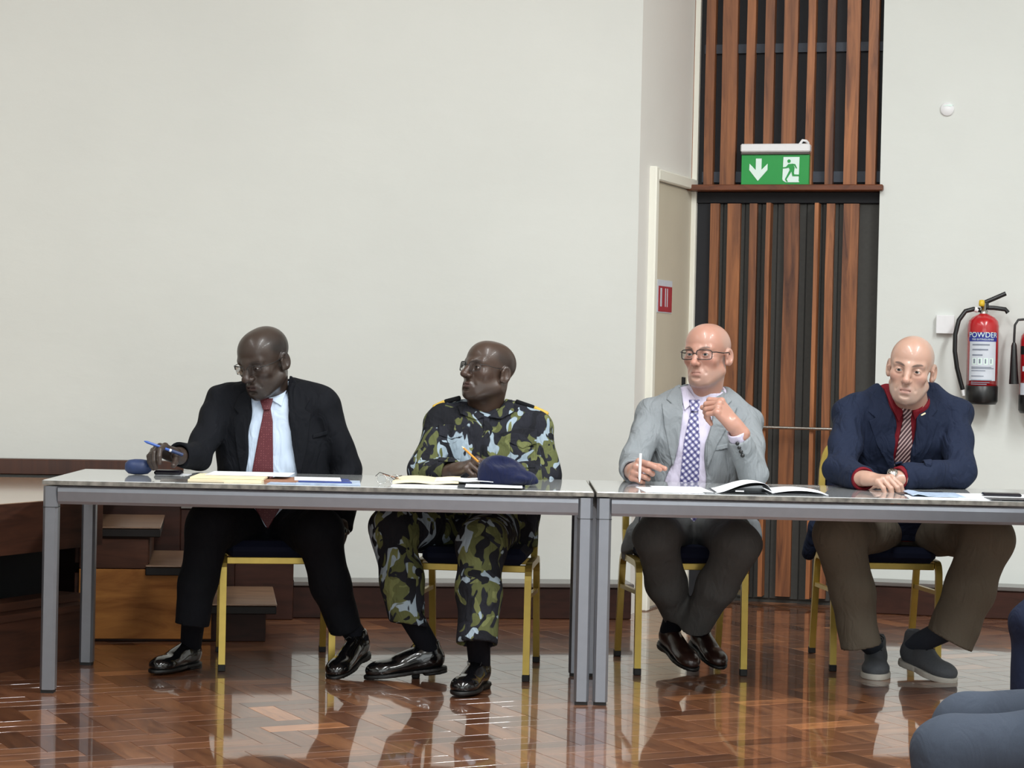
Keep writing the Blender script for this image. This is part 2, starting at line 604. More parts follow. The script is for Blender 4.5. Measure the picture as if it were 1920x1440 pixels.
def frame2(p0, p1):
    """matrix: x along p0->p1, y away from the room (left of x), z up"""
    p0, p1 = Vector((*p0, 0)), Vector((*p1, 0))
    x = (p1 - p0).normalized()
    y = Vector((-x.y, x.x, 0))
    m = Matrix((x, y, Vector((0, 0, 1)))).transposed().to_4x4()
    m.translation = p0
    return m, (p1 - p0).length


CEIL = 4.65
A = (0.582, 9.95)
A0 = (-5.2, 9.95 - 5.782 * math.tan(R(8)))
B = (0.905, 10.74)
PB, PD = (0.92, 10.72), (1.835, 10.46)
E = (1.798, 10.38)
E1 = (5.2, 10.38 - 3.402 * math.tan(R(11)))

ML, LL = frame2(A0, A)
struct('wall_left', MB().box(0, LL, 0, .2, 0, CEIL, ML), M['wall'])
MR, LR = frame2(A, B)
struct('wall_return', MB().box(-.0, LR + .02, 0, .2, 0, CEIL, MR), M['return'])
MP, LPN = frame2(PB, PD)
ME, LE = frame2(E, E1)
struct('wall_right', MB().box(0, LE, 0, .2, 0, CEIL, ME), M['wall_right'])
struct('wall_side_left', MB().box(-5.3, -5.1, -5, 9.4, 0, CEIL), M['wall'])
struct('wall_side_right', MB().box(5.1, 5.3, -5, 9.9, 0, CEIL), M['wall'])
struct('wall_behind', MB().box(-5.3, 5.3, -5.2, -5, 0, CEIL), M['wall'])
struct('ceiling', MB().box(-5.4, 5.4, -5.3, 11.3, CEIL, CEIL + .1), M['ceiling'])
struct('trim_1', MB().box(LR - .035, LR + .012, -.03, .1, 2.10, CEIL, MR), M['white_trim']).name = 'trim_1'

# slatted panel above, slatted door below
wb = struct('wall_back', MB().box(-.05, LPN + .12, .0, .1, 2.0, CEIL, MP), M['black_board'])
pn = MP.to_3x3() @ Vector((0, -1, 0))


def upz(px, py, off):
    q = on_plane(px, py, Vector((*PB, 0)) + pn * off, pn)
    l = MP.inverted() @ q
    return l.x, l.z


def slat(parent, u0, u1, z0, z1, d0, d1, mat):
    n = 6
    mb = MB()
    wob = [rng.normal(0, .0012) for _ in range(n + 1)]
    vs, fs = [], []
    for i in range(n + 1):
        z = z0 + (z1 - z0) * i / n
        for (u, y) in ((u0, -d0), (u0, -d1), (u1, -d1), (u1, -d0)):
            vs.append(tuple(MP @ Vector((u + wob[i], y, z))))
    for i in range(n):
        for k in range(4):
            k2 = (k + 1) % 4
            fs.append((i * 4 + k, i * 4 + k2, i * 4 + 4 + k2, i * 4 + 4 + k))
    fs += [(3, 2, 1, 0), tuple(n * 4 + k for k in range(4))]
    mb.raw(vs, fs)
    return mb.build('slat', mat, parent)


_, BEAM_T = upz(1460, 346, .12)
BEAM_B = BEAM_T - .03
upper = [(1297, 1307, .02), (1326, 1343, .06), (1357, 1385, .05), (1402, 1418, .06), (1437, 1454, .06), (1471, 1497, .05), (1516, 1530, .07),
         (1553, 1568, .06), (1589, 1614, .05), (1631, 1649, .09)]
for a, b, dp in upper:
    u0, _ = upz(a, 2, dp); u1, _ = upz(b, 2, dp)
    slat(wb, u0, u1, BEAM_T, CEIL - .02, .002, dp, M['slat'])
for (ya, yb) in ((82, 99), (322, 342)):
    z1 = upz(1460, ya, .01)[1]; z0 = upz(1460, yb, .01)[1]
    MB().box(.03, LPN, -.018, 0, z0, z1, MP).build('batten', M['batten'], wb)
struct('trim_2', MB().box(-.03, LPN + .005, -.13, .02, BEAM_B, BEAM_T, MP, .004), M['beam'])

door2 = struct('door_2', MB().box(-.02, LPN + .1, .0, .06, 0.0, BEAM_B, MP), M['grey_board'])
ztr = upz(1460, 381, .03)[1]
MB().box(-.02, LPN + .1, -.03, 0, ztr, BEAM_B, MP, .003).build('top_rail', M['black_board'], door2)
MB().box(-.02, .11, -.02, 0, 0, ztr, MP, .003).build('hinge_stile', M['black_board'], door2)
lower = [(1332.5, 1349, .05), (1364.5, 1389, .045), (1406, 1420, .05), (1437, 1445, .10), (1471.5, 1499, .045), (1527.5, 1535, .10), (1550, 1565, .05), (1582, 1611, .045)]
zb = max(0.03, upz(1460, 1118, .04)[1])
for a, b, dp in lower:
    u0, _ = upz(a, 381, dp); u1, _ = upz(b, 381, dp)
    slat(door2, u0, u1, zb, ztr - .003, .002, dp, M['slat'])
# the flat grey boards between the slats
edges = [.11] + [upz((p[1] + q[0]) / 2, 381, .02)[0] for p, q in zip(lower[:-1], lower[1:])] + [LPN + .05]
for a, b in zip(edges[:-1], edges[1:]):
    MB().box(a + .002, b - .002, -.012, 0, .02, ztr - .002, MP, .002).build('backing_board', M['grey_board'], door2)
ub0, zbar = upz(1400, 800, .12); ub1, _ = upz(1625, 803, .12)
pb_ = MB().tube([MP @ Vector((ub0, -.12, zbar)), MP @ Vector((ub1, -.12, zbar))], .008, 12).build('push_bar', M['chrome'], door2)
for u in (ub0 + .02, ub1 - .03):
    MB().box(u - .012, u + .012, -.125, -.045, zbar - .02, zbar + .02, MP, .004).build('bar_bracket', M['black'], pb_)

# cream side door in the return wall
ra = LR * .235; rb = LR * .93
d1 = struct('door_1', MB().box(ra, rb, -.012, .01, .012, 2.075, MR), M['door_leaf'])
MB().box(ra - .045, ra + .002, -.035, .02, 0, 2.145, MR, .006).build('door_jamb', M['white_trim'], d1)
MB().box(rb - .002, rb + .05, -.035, .02, 0, 2.10, MR, .006).build('door_jamb', M['white_trim'], d1)
MB().box(ra, rb + .03, -.035, .02, 2.08, 2.135, MR, .006).build('door_head', M['white_trim'], d1)
for hz in (1.88, 1.02, .25):
    MB().tube([MR @ Vector((ra + .004, -.02, hz - .06)), MR @ Vector((ra + .004, -.02, hz + .06))], .008, 8).build('hinge', M['white_trim'], d1)
hd = MB().box(rb - .10, rb - .06, -.022, -.008, .98, 1.13, MR, .003).build('handle_plate', M['black'], d1)
MB().tube([MR @ Vector((rb - .08, -.02, 1.08)), MR @ Vector((rb - .08, -.06, 1.08)), MR @ Vector((rb - .19, -.062, 1.08))], .008, 8).build('lever', M['black'], hd)
# warning sticker on the side door
st = empty('door_sticker', tuple(MR @ Vector((LR * .45, -.013, 1.52))), 'small red and white notice stuck on the cream side door', 'sticker')
Ms = MR.to_3x3().to_4x4()
MB().box(-.115, .115, -.0015, .001, -.075, .085, Ms).build('backing', M['label_white'], st)
MB().box(-.10, .11, -.003, -.001, -.07, .055, Ms).build('red_print', M['red_print'], st)
for x0, x1 in ((-.075, -.05), (-.0, .012), (.03, .042)):
    MB().box(x0, x1, -.0036, -.002, -.045, .045, Ms).build('white_bar', M['label_white'], st)

# baseboards: broad dark plinths with a smooth ledge, stepping up along the stage stairs
def lx(px):
    q = on_plane(px, 1000, (*A, 0), (math.sin(R(8)), -math.cos(R(8)), 0))
    return (ML.inverted() @ q).x


bl = struct('baseboard_left', MB().box(lx(548), LL - .03, -.19, 0, 0, .145, ML, .004), M['plinth'])
MB().box(lx(548) + .002, LL - .02, -.20, -.0, .146, .166, ML, .004).build('ledge', M['plinth_top'], bl)
MB().box(lx(440), lx(548), -.26, 0, 0, .32, ML, .004).build('step_plinth', M['plinth'], bl)
MB().box(lx(440), lx(548) + .005, -.265, 0, .321, .34, ML, .003).build('ledge', M['plinth_top'], bl)
MB().box(lx(340), lx(440), -.30, 0, 0, .50, ML, .004).build('step_plinth', M['plinth'], bl)
MB().box(lx(340), lx(440) + .005, -.31, 0, .501, .52, ML, .003).build('ledge', M['plinth_top'], bl)
MB().box(0, lx(340), -.30, 0, 0, .60, ML, .004).build('step_plinth', M['plinth'], bl)
MB().box(0, lx(340) + .005, -.08, 0, .63, .70, ML, .004).build('stage_skirting', M['slat_dark'], bl)
br = struct('baseboard_right', MB().box(-.03, LE, -.17, 0, 0, .135, ME, .004), M['plinth'])
MB().box(-.03, LE, -.18, 0, .136, .156, ME, .004).build('ledge', M['plinth_top'], br)

# ------------------------------------------------------------------ stage and its stairs
stg = empty('stage', (-2.6, 8.4, 0), 'dark wooden stage platform with an overhanging lip at the left', 'stage')
SO = Vector((2.6, -8.4, 0))
ed = Vector((-.45, -.893, 0))
p0 = Vector((-1.60, 8.2, 0)); p1 = p0 + ed * 3.2
wl = Vector((-1.72, 9.32, 0))
ply = [(p0.x, p0.y), (p1.x, p1.y), (-5.0, p1.y), (-5.0, 9.0), (wl.x, wl.y)]


def sprism(poly, z0, z1):
    return MB().prism([(x + 2.6, y - 8.4) for x, y in poly], 'z', z0, z1)


sprism(ply, .595, .63).build('floorboard_deck', M['stage_top'], stg)


def off(a, d):
    nrm = Vector((-ed.y, ed.x, 0)) * 1.0  # towards the stage
    nrm = Vector((ed.y, -ed.x, 0)) if nrm.x > 0 else nrm
    return a + nrm * d


def strip(d0, d1, z0, z1, e0=0.0, ln=3.2):
    a, b = off(p0 + ed * e0, d0), off(p0 + ed * ln, d0)
    c, d = off(p0 + ed * ln, d1), off(p0 + ed * e0, d1)
    return sprism([(q.x, q.y) for q in (a, b, c, d)], z0, z1)


strip(-.012, .07, .44, .628).build('fascia', M['stage'], stg)
strip(.26, .30, .20, .60).build('recess_panel', M['recess'], stg)
strip(.03, .28, .0, .185).build('lower_step', M['stage'], stg)
strip(.02, .16, .187, .212).build('step_board', M['stage'], stg)
strip(.09, .20, .214, .245).build('step_board', M['stage'], stg)
MB().box(-1.79 + 2.6, -1.60 + 2.6, 8.2 - 8.4, 8.24 - 8.4, .47, .628).build('fascia_end', M['tread'], stg)

stw = empty('stage_stairs', (-1.4, 8.9, 0), 'short dark wooden stairs climbing along the wall to the stage', 'stairs')
Mt = Matrix.Rotation(R(8), 4, 'Z')
Mt.translation = Vector((0, 0, 0))


def sx(px, Y):  # local x of a pixel column
    return at(px, 1000, Y)[0] + 1.4


XR = [sx(282, 8.6), sx(390, 8.62), sx(505, 8.64)]
for k, (xr, zt) in enumerate(zip(XR, (.476, .318, .160))):
    xl = -.42
    MB().box(xl, xr - .045, -.22, .40, (.0, .0, .0)[k], zt - .036, Mt, .003).build('step_box', M['plinth'] if k == 2 else M['stage'], stw) if k == 2 else \
        MB().box(xl, xr - .045, -.215 + .002 * k, .40, (.322, .164)[k] + .0, zt - .036, Mt, .003).build('step_box', M['stage'], stw)
    t = MB().box(xl - .02 if k == 0 else XR[k - 1] - .06, xr, -.25, .42, zt - .008, zt, Mt, .003).build('tread', M['tread'], stw)
    MB().box(xl - .02 if k == 0 else XR[k - 1] - .06, xr - .002, -.248, .415, zt - .042, zt - .009, Mt, .003).build('nosing', M['nosing'], t)
MB().box(-.40, XR[1] - .02, -.236, -.222, .012, .300, Mt, .002).build('side_panel', M['side_panel'], stw)
MB().box(-.40, XR[0] - .05, -.236, -.222, .303, .425, Mt, .002).build('side_panel', M['stage'], stw)

# ------------------------------------------------------------------ parquet floor (herringbone strips)
fl = struct('floor', MB().box(-5.3, 5.3, -5.2, 11.2, -.08, -.012), M['subfloor'])
PW, PN, ANG = .092, 3, R(27)
PLn = PW * PN
ca, sa = math.cos(ANG), math.sin(ANG)
tones = [(.55, .48, .44), (.78, .72, .68), (.95, .9, .86), (1.1, 1.04, .98), (1.25, 1.2, 1.1), (.72, .62, .58), (1.0, .92, .86), (2.1, 2.0, 1.7), (.5, .44, .42), (.88, .8, .78)]
tw = [5, 7, 8, 7, 4, 7, 8, 1, 3, 7]


def plank_geo():
    b, g = .0009, .0004
    x0, x1, y0, y1 = -PLn / 2 + g, PLn / 2 - g, -PW / 2 + g, PW / 2 - g
    vs = [(x0, y0, -.014), (x1, y0, -.014), (x1, y1, -.014), (x0, y1, -.014), (x0, y0, -.0012), (x1, y0, -.0012), (x1, y1, -.0012), (x0, y1, -.0012),
          (x0 + b, y0 + b, 0), (x1 - b, y0 + b, 0), (x1 - b, y1 - b, 0), (x0 + b, y1 - b, 0)]
    fs = []
    for k in range(4):
        k2 = (k + 1) % 4
        fs += [(k, k2, 4 + k2, 4 + k), (4 + k, 4 + k2, 8 + k2, 8 + k)]
    fs.append((8, 9, 10, 11))
    return vs, fs


pv, pf = plank_geo()
pmesh = []
for c in tones:
    me = np_mesh('plank', np.array(pv), np.array([f for f in pf]), np.tile(np.array(c), (12, 1)), smooth=False)
    me.materials.append(M['parquet'])
    pmesh.append(me)
planks = []
n = PN
for i in range(-90, 130):
    for j in range(-34, 34):
        bx, by = i + n * j, -i + n * j
        for kind in (0, 1):
            if kind == 0: cx, cy, a = bx + n / 2, by + .5, ANG
            else: cx, cy, a = bx + n - .5, by + 1 + n / 2, ANG + math.pi / 2
            X, Y = cx * PW, cy * PW
            x, y = X * ca - Y * sa, X * sa + Y * ca + 6
            if -4.9 < x < 4.9 and -2 < y < 10.9: planks.append((x, y, a))


def plank_rank(p):
    x, y, _ = p
    if y < 6.0: return 1e9
    px = 960 + x / y * FPX; py = 672 + CAM_H * FPX / y
    if not (-60 < px < 1980 and py < 1460): return 1e9
    return y


planks.sort(key=plank_rank)
rest_v, rest_f, rest_c = [], [], []
PV = np.array(pv)
for q, (x, y, a) in enumerate(planks):
    ti = random.choices(range(len(tones)), tw)[0]
    rx, ry = random.gauss(0, .0003), random.gauss(0, .0003)
    dz = random.uniform(-.0002, .0001)
    if q < 300 and plank_rank((x, y, a)) < 1e8:
        o = bpy.data.objects.new('plank', pmesh[ti])
        o.location = (x, y, dz)
        o.rotation_euler = (rx, ry, a)
        o.parent = fl
        C.objects.link(o)
    else:
        Mx = np.array((Matrix.Rotation(a, 3, 'Z') @ Matrix.Rotation(ry, 3, 'Y') @ Matrix.Rotation(rx, 3, 'X')))
        b = len(rest_v) * 12
        rest_v.append(PV @ Mx.T + np.array((x, y, dz)))
        rest_f.append(np.array(pf) + b)
        rest_c.append(np.tile(np.array(tones[ti]), (12, 1)))
me = np_mesh('plank_field', np.concatenate(rest_v), np.concatenate(rest_f), np.concatenate(rest_c), smooth=False)
link_mesh('plank_field', me, M['parquet'], fl)['kind'] = 'stuff'

# ------------------------------------------------------------------ tables
TZ, TD = .746, .72
YN = 7.30


def make_table(xl, xr, label):
    L = xr - xl
    t = empty('folding_table', ((xl + xr) / 2, YN + TD / 2, 0), label, 'table', 'long meeting tables')
    top = MB().box(-L / 2, L / 2, -TD / 2, TD / 2, TZ - .017, TZ, None, .003).build('tabletop', M['laminate'], t)
    e = .0015
    eb = MB()
    eb.box(-L / 2 - e, L / 2 + e, -TD / 2 - e, -TD / 2 + .002, TZ - .0165, TZ - .002)
    eb.box(-L / 2 - e, -L / 2 + .002, -TD / 2, TD / 2, TZ - .0165, TZ - .002)
    eb.box(L / 2 - .002, L / 2 + e, -TD / 2, TD / 2, TZ - .0165, TZ - .002)
    eb.box(-L / 2, L / 2, TD / 2 - .002, TD / 2 + e, TZ - .0165, TZ - .002)
    eb.build('edge_band', M['edge'], top)
    zt, zb = TZ - .022, TZ - .084
    lw = .052

    def prof(x0, x1, axis, y):
        # rounded rail section
        pts = [(-.017, zb), (.017, zb), (.022, zb + .01), (.026, zt - .018), (.019, zt), (-.019, zt), (-.024, zt - .006), (-.026, zt - .018), (-.022, zb + .01)]
        mb = MB()
        if axis == 'x': mb.prism([(y + u, v) for u, v in pts], 'x', x0, x1)
        else: mb.prism([(y + u, v) for u, v in pts], 'y', x0, x1)
        return mb
    for y in (-TD / 2 + .028, TD / 2 - .028):
        prof(-L / 2 + lw, L / 2 - lw, 'x', y).build('rail', M['steel'], t)
    for x in (-L / 2 + .028, L / 2 - .028):
        prof(-TD / 2 + lw + .004, TD / 2 - lw - .004, 'y', x).build('rail', M['steel'], t)
    for xs in (-1, 1):
        for ys in (-1, 1):
            x, y = xs * (L / 2 - .027), ys * (TD / 2 - .028)
            h = .026
            oct_ = [(-h, -h + .009), (-h + .009, -h), (h - .009, -h), (h, -h + .009), (h, h - .009), (h - .009, h), (-h + .009, h), (-h, h - .009)]
            l = MB().prism([(x + u, y + v) for u, v in oct_], 'z', .012, zt).build('leg', M['steel'], t)
            MB().box(x - .022, x + .022, y - .022, y + .022, 0, .011).build('foot_glide', M['rubber'], l)
            MB().box(x - h - .0008, x + h + .0008, y - h - .0008, y + h + .0008, zb - .012, zb - .010).build('joint_line', M['rubber'], l)
    return t


X0 = at(80, 905, YN)[0]; X1 = at(1113, 925, YN)[0]
make_table(X0, X1, 'long grey table on silver legs before the black suit and the camouflage uniform')
make_table(X1 + .012, X1 + .012 + 1.92, 'long grey table on silver legs before the grey suit and the navy suit')


# ------------------------------------------------------------------ banquet chairs
def arc(p, q, c, n=6):
    """quadratic curve p -> q with control c"""
    p, q, c = Vector(p), Vector(q), Vector(c)
    return [(p * (1 - t) ** 2 + c * 2 * t * (1 - t) + q * t * t) for t in [i / n for i in range(n + 1)]]


def make_chair(label, loc, rz):
    t = empty('banquet_chair', loc, label, 'chair', 'gold banquet chairs at the tables', rz)
    for s in (-1, 1):
        x = s * .207
        fp = [(x, -.225, .022), (x, -.215, .37)] + arc((x, -.215, .375), (x, -.165, .425), (x, -.213, .425))
        l = MB().sq(fp, .0125, up=(1, 0, 0)).build('leg', M['gold'], t)
        MB().box(x - .014, x + .014, -.240, -.211, 0, .026, None, .002).build('foot_cap', M['rubber'], l)
        rp = [(x, .285, .022), (x, .205, .36)] + arc((x, .202, .375), (x, .14, .425), (x, .19, .425))
        l = MB().sq(rp, .0125, up=(1, 0, 0)).build('leg', M['gold'], t)
        MB().box(x - .014, x + .014, .272, .302, 0, .026, None, .002).build('foot_cap', M['rubber'], l)
        MB().box(x - .0125, x + .0125, -.166, .141, .413, .438).build('side_rail', M['gold'], t)
        MB().sq([(x, -.214, .315), (x, .222, .295)], .008, up=(1, 0, 0)).build('stretcher', M['gold'], t)
    MB().box(-.194, .194, -.19, -.165, .402, .428, None, .002).build('front_rail', M['gold'], t)
    MB().box(-.194, .194, .12, .145, .402, .428, None, .002).build('rear_rail', M['gold'], t)
    MB().box(-.195, .195, -.225, .20, .430, .492, None, .022).build('seat', M['navy_seat'], t)
    half = [(.200, .15, .43), (.198, .20, .52), (.193, .235, .66), (.185, .262, .77)] + arc((.18, .268, .80), (.06, .29, .905), (.17, .285, .895))
    loop = half + [(-p[0], p[1], p[2]) for p in reversed(half)]
    MB().sq(loop, .0125, up=(0, 1, 0)).build('back_frame', M['gold'], t)
    pad = [(-.175, .60), (.175, .60), (.168, .78), (.13, .86), (.05, .888), (-.05, .888), (-.13, .86), (-.168, .78)]
    Mb = Matrix.Translation((0, .235, .64)) @ Matrix.Rotation(R(-9), 4, 'X') @ Matrix.Translation((0, 0, -.64))
    MB().prism(pad, 'y', -.02, .025, Mb).build('backrest', M['navy_seat'], t)
    return t


def chair_at(pxl, pxr, pyb, label, rz=0.0):
    a = on_z(pxl, pyb, 0); b = on_z(pxr, pyb, 0)
    fx, fy = (a[0] + b[0]) / 2, (a[1] + b[1]) / 2
    ox, oy = .225 * -math.sin(rz), .225 * math.cos(rz)
    return make_chair(label, (fx + ox, fy + oy, 0), rz)


chair_at(410, 626, 1258, 'gold framed banquet chair under the man in the black suit', R(9))
chair_at(774, 990, 1274, 'gold framed banquet chair under the man in camouflage uniform', R(-5))
chair_at(1187, 1400, 1266, 'gold framed banquet chair under the man in the grey suit', R(5.7))
chair_at(1552, 1765, 1260, 'gold framed banquet chair under the man in the navy suit', R(1))

# ------------------------------------------------------------------ exit sign
q0 = upz(1383, 300, .20); q1 = upz(1514, 300, .20)
sw = q1[0] - q0[0]
sg = empty('exit_sign', tuple(MP @ Vector(((q0[0] + q1[0]) / 2, -.09, BEAM_T))), 'green and white exit sign standing on the wooden beam', 'sign')
Mg = MP.to_3x3().to_4x4()
sh = sw * .585
zs = sh * .74
MB().box(-sw / 2 + .004, sw / 2 - .004, -.02, .02, 0, zs, Mg, .002).build('sign_face', M['green'], sg)
MB().box(-sw / 2, sw / 2, -.035, .03, zs + .012, sh, Mg, .006).build('sign_housing', M['white'], sg)
MB().box(-sw / 2 + .003, sw / 2 - .003, -.03, .028, zs, zs + .013, Mg, .002).build('diffuser_strip', M['plinth_top'], sg)
MB().tube([Mg @ Vector((sw * .34, 0, sh)), Mg @ Vector((sw * .38, .0, sh + .02)), Mg @ Vector((sw * .43, 0, sh + .016)), Mg @ Vector((sw * .46, .03, sh + .004))], .007, 8).build('cable', M['white'], sg)


def sgp(x, y):  # pixels of the 1920-wide crop of the sign -> sign local u, z
    return ((x - 850) / 1250 * sw, (1000 - y) / 530 * zs)


def flat_poly(name, pts, mat, parent, y0=-.0225, y1=-.019):
    return MB().prism([sgp(*p) for p in pts], 'y', y0, y1, Mg).build(name, mat, parent)


flat_poly('arrow', [(503, 540), (607, 540), (607, 738), (716, 630), (716, 740), (545, 934), (385, 740), (390, 630), (503, 742)], M['sign_white'], sg)
flat_poly('doorway', [(1000, 515), (1288, 515), (1280, 935), (1296, 958), (1050, 958), (1000, 930), (988, 900)], M['sign_white'], sg)
man = flat_poly('running_figure', [(1090, 640), (1170, 632), (1205, 700), (1195, 790), (1200, 820), (1300, 825), (1300, 852), (1168, 852), (1150, 770), (1065, 905), (1090, 950), (1060, 950), (1036, 905), (1118, 740), (1100, 700), (1060, 712), (990, 718), (990, 696), (1050, 688)], M['green'], sg, -.0245, -.022)
MB().prism([sgp(1102 + 30 * math.cos(k * math.pi / 8), 588 + 32 * math.sin(k * math.pi / 8)) for k in range(16)], 'y', -.0245, -.022, Mg).build('figure_head', M['green'], man)
flat_poly('figure_arm', [(1165, 634), (1215, 640), (1250, 712), (1232, 718), (1195, 664), (1168, 658)], M['green'], man, -.0245, -.022)

# ------------------------------------------------------------------ right wall fittings
en = ME.to_3x3() @ Vector((0, -1, 0))


def on_right(px, py, off=0.0):
    return on_plane(px, py, Vector((*E, 0)) + en * off, en)


def rl(px, py, off=0.0):
    q = ME.inverted() @ on_right(px, py, off)
    return q.x, q.z


a = rl(1755, 625); b = rl(1789, 592)
jb = empty('junction_box', tuple(ME @ Vector(((a[0] + b[0]) / 2, 0, (a[1] + b[1]) / 2))), 'blank white junction box on the wall beside the fire extinguisher', 'box')
Mer = ME.to_3x3().to_4x4()
jw, jh = (b[0] - a[0]) / 2, (b[1] - a[1]) / 2
MB().box(-jw, jw, -.026, 0, -jh, jh, Mer, .003).build('back_box', M['white'], jb)
MB().box(-jw - .001, jw + .001, -.034, -.027, -jh - .001, jh + .001, Mer, .002).build('blank_plate', M['white'], jb)
a = rl(1776, 205)
pl = empty('wall_disc', tuple(ME @ Vector((a[0], 0, a[1]))), 'round white cover plate high on the right wall', 'cover plate')
Mz = Mer @ Matrix.Rotation(R(90), 4, 'X')
MB().lathe([(0, .012), (.030, .011), (.034, .006), (.034, 0)], 28, Mz).build('disc', M['white'], pl)
MB().prism([(-.022, .014), (-.008, .020), (.012, .024), (.030, .020), (.018, .012), (.0, .016)], 'y', -.0135, -.004, Mer).build('torn_tape', M['sign_white'], pl)


def text_mesh(body, size):
    c = bpy.data.curves.new('t', 'FONT')
    c.body = body; c.size = size; c.align_x = 'CENTER'; c.extrude = 0
    o = bpy.data.objects.new('t', c)
    C.objects.link(o)
    dg = bpy.context.evaluated_depsgraph_get()
    me = o.evaluated_get(dg).to_mesh()
    vs = [tuple(v.co) for v in me.vertices]
    fs = [tuple(p.vertices) for p in me.polygons]
    o.evaluated_get(dg).to_mesh_clear()
    bpy.data.objects.remove(o); bpy.data.curves.remove(c)
    return vs, fs


def extinguisher(px, top_y, bot_y, rad_px, label, hose_px, horn=False):
    zt = rl(px, top_y, .1)[1]; u, zb_ = rl(px, bot_y, .1)
    g = ME @ Vector((u, -.105, 0))
    rad = rad_px / FPX * g.y
    h = zt - zb_
    t = empty('fire_extinguisher', (g.x, g.y, zb_), label, 'fire extinguisher')
    MB().lathe([(0, .085), (rad, .085), (rad, h - .055), (rad * .93, h - .03), (rad * .7, h - .012), (rad * .38, h), (rad * .2, h + .008), (0, h + .008)], 36).build('cylinder', M['red_paint'], t)
    MB().lathe([(0, 0), (rad * .9, 0), (rad * 1.02, .015), (rad * 1.03, .088), (rad * .98, .092), (0, .092)], 36).build('base_boot', M['black'], t)
    MB().lathe([(.02, h - .002), (.02, h + .02), (.015, h + .022), (.015, h + .055), (0, h + .055)], 16).build('valve_neck', M['chrome'], t)
    fr = -math.pi / 2 + math.atan2(g.x, g.y) * -1.0

    def wrap(vs, rr, z0):
        return [((rr) * math.cos(fr + x / rr), (rr) * math.sin(fr + x / rr), z0 + y) for x, y, *_ in vs]

    def band(name, x0, x1, z0, z1, rr, mat, par):
        k = max(2, int((x1 - x0) / .008))
        vs = [(x0 + (x1 - x0) * i / k, z) for i in range(k + 1) for z in (z0, z1)]
        fs = [(2 * i, 2 * i + 2, 2 * i + 3, 2 * i + 1) for i in range(k)]
        return MB().raw(wrap(vs, rr, 0), fs, True).build(name, mat, par)
    return t, g, rad, h, wrap, band, zb_


t, g, rad, h, wrap, band, z0 = extinguisher(1840, 590, 758, 29, 'red powder fire extinguisher with a long printed label and black hose', None)
hl = h
lab = band('label', -rad * .95, rad * .95, .115, hl * .80, rad + .0012, M['label_white'], t)
band('label_band', -rad * 1.02, rad * 1.02, hl * .70, hl * .80, rad + .002, M['label_blue'], lab)
for txt, size, zz in (('POWDER', .036, hl * .745), ('FIRE EXTINGUISHER', .0125, hl * .712)):
    vs, fs = text_mesh(txt, size)
    MB().raw(wrap(vs, rad + .003, zz), fs).build('lettering', M['sign_white'], lab)
for k, (x0, x1, f) in enumerate([(-.7, .45, .655), (-.7, .35, .60), (-.7, .0, .54), (-.75, .6, .41), (-.75, .8, .395), (-.75, .2, .37), (-.75, .1, .31), (-.75, .65, .265), (-.75, .5, .24), (-.75, .3, .22)]):
    band('print_line', x0 * rad, x1 * rad, hl * f, hl * f + (.007 if k < 3 else .004), rad + .0022, M['label_grey'], lab)
for k in range(4):
    x0 = (-.68 + .38 * k) * rad
    band('pictogram_frame', x0, x0 + .27 * rad, hl * .44, hl * .515, rad + .0021, M['sign_white'], lab)
    band('pictogram', x0 + .07 * rad, x0 + (.2 - .02 * k) * rad, hl * .455, hl * .505, rad + .0028, M['label_grey'], lab)
hv = Vector((.012, 0, h))
MB().lathe([(0, .04), (.013, .04), (.015, .05), (.013, .07), (0, .072)], 14, Matrix.Translation((-.012, -.008, h))).build('pressure_gauge', M['yellow'], t)
MB().box(-.014, .022, -.012, .012, h + .03, h + .062, None, .003).build('valve_body', M['black'], t)
MB().tube([(-.005, 0, h + .055), (.04, 0, h + .075), (.105, 0, h + .105)], .006, 8, 1.8).build('squeeze_lever', M['black'], t)
MB().tube([(.0, 0, h + .035), (.05, 0, h + .034), (.105, 0, h + .028), (.118, 0, h + .012)], .006, 8, 1.8).build('carry_handle', M['black'], t)
hp = [(-.02, -.0, h + .022), (-.05, -.004, h + .026), (-.09, -.008, h + .015), (-.122, -.01, h - .03), (-.138, -.012, h - .1), (-.138, -.012, h - .18), (-.125, -.01, h - .26), (-.105, -.008, h - .33), (-.094, -.006, h - .365)]
MB().tube(hp, .0115, 10).build('hose', M['black'], t)
MB().tube([hp[-1], (-.088, -.006, h - .395)], [.009, .007], 10).build('nozzle', M['white'], t)
MB().tube([(-.03, 0, h + .022), (-.048, -.003, h + .026)], .013, 10).build('hose_collar', M['white'], t)

t, g, rad, h, wrap, band, z0 = extinguisher(1936, 618, 775, 26, 'red gas fire extinguisher with a black discharge horn at the photo edge', None)
band('label', -rad * 1.2, rad * 1.1, h * .70, h * .80, rad + .0014, M['black'], t)
band('label', -rad * .9, rad * .9, h * .5, h * .56, rad + .0014, M['label_white'], t)
band('label', -rad * 1.1, rad * .9, h * .16, h * .36, rad + .0014, M['label_white'], t)
MB().box(-.012, .03, -.012, .012, h + .03, h + .07, None, .003).build('valve_body', M['chrome'], t)
MB().tube([(.0, 0, h + .06), (.05, 0, h + .08), (.11, 0, h + .11)], .006, 8, 1.8).build('squeeze_lever', M['black'], t)
hp = [(-.01, 0, h + .05), (-.04, -.002, h + .05), (-.082, -.006, h + .045), (-.098, -.008, h + .02), (-.10, -.008, h - .04), (-.10, -.008, h - .07)]
MB().tube(hp, .006, 8).build('hose', M['black'], t)
MB().tube([(-.10, -.008, h - .065), (-.10, -.008, h - .08), (-.098, -.008, h - .2), (-.096, -.008, h - .265)], [.008, .013, .019, .0235], 14).build('discharge_horn', M['black'], t)


# ------------------------------------------------------------------ things on the tables
def tp(px, py): return on_z(px, py, TZ)


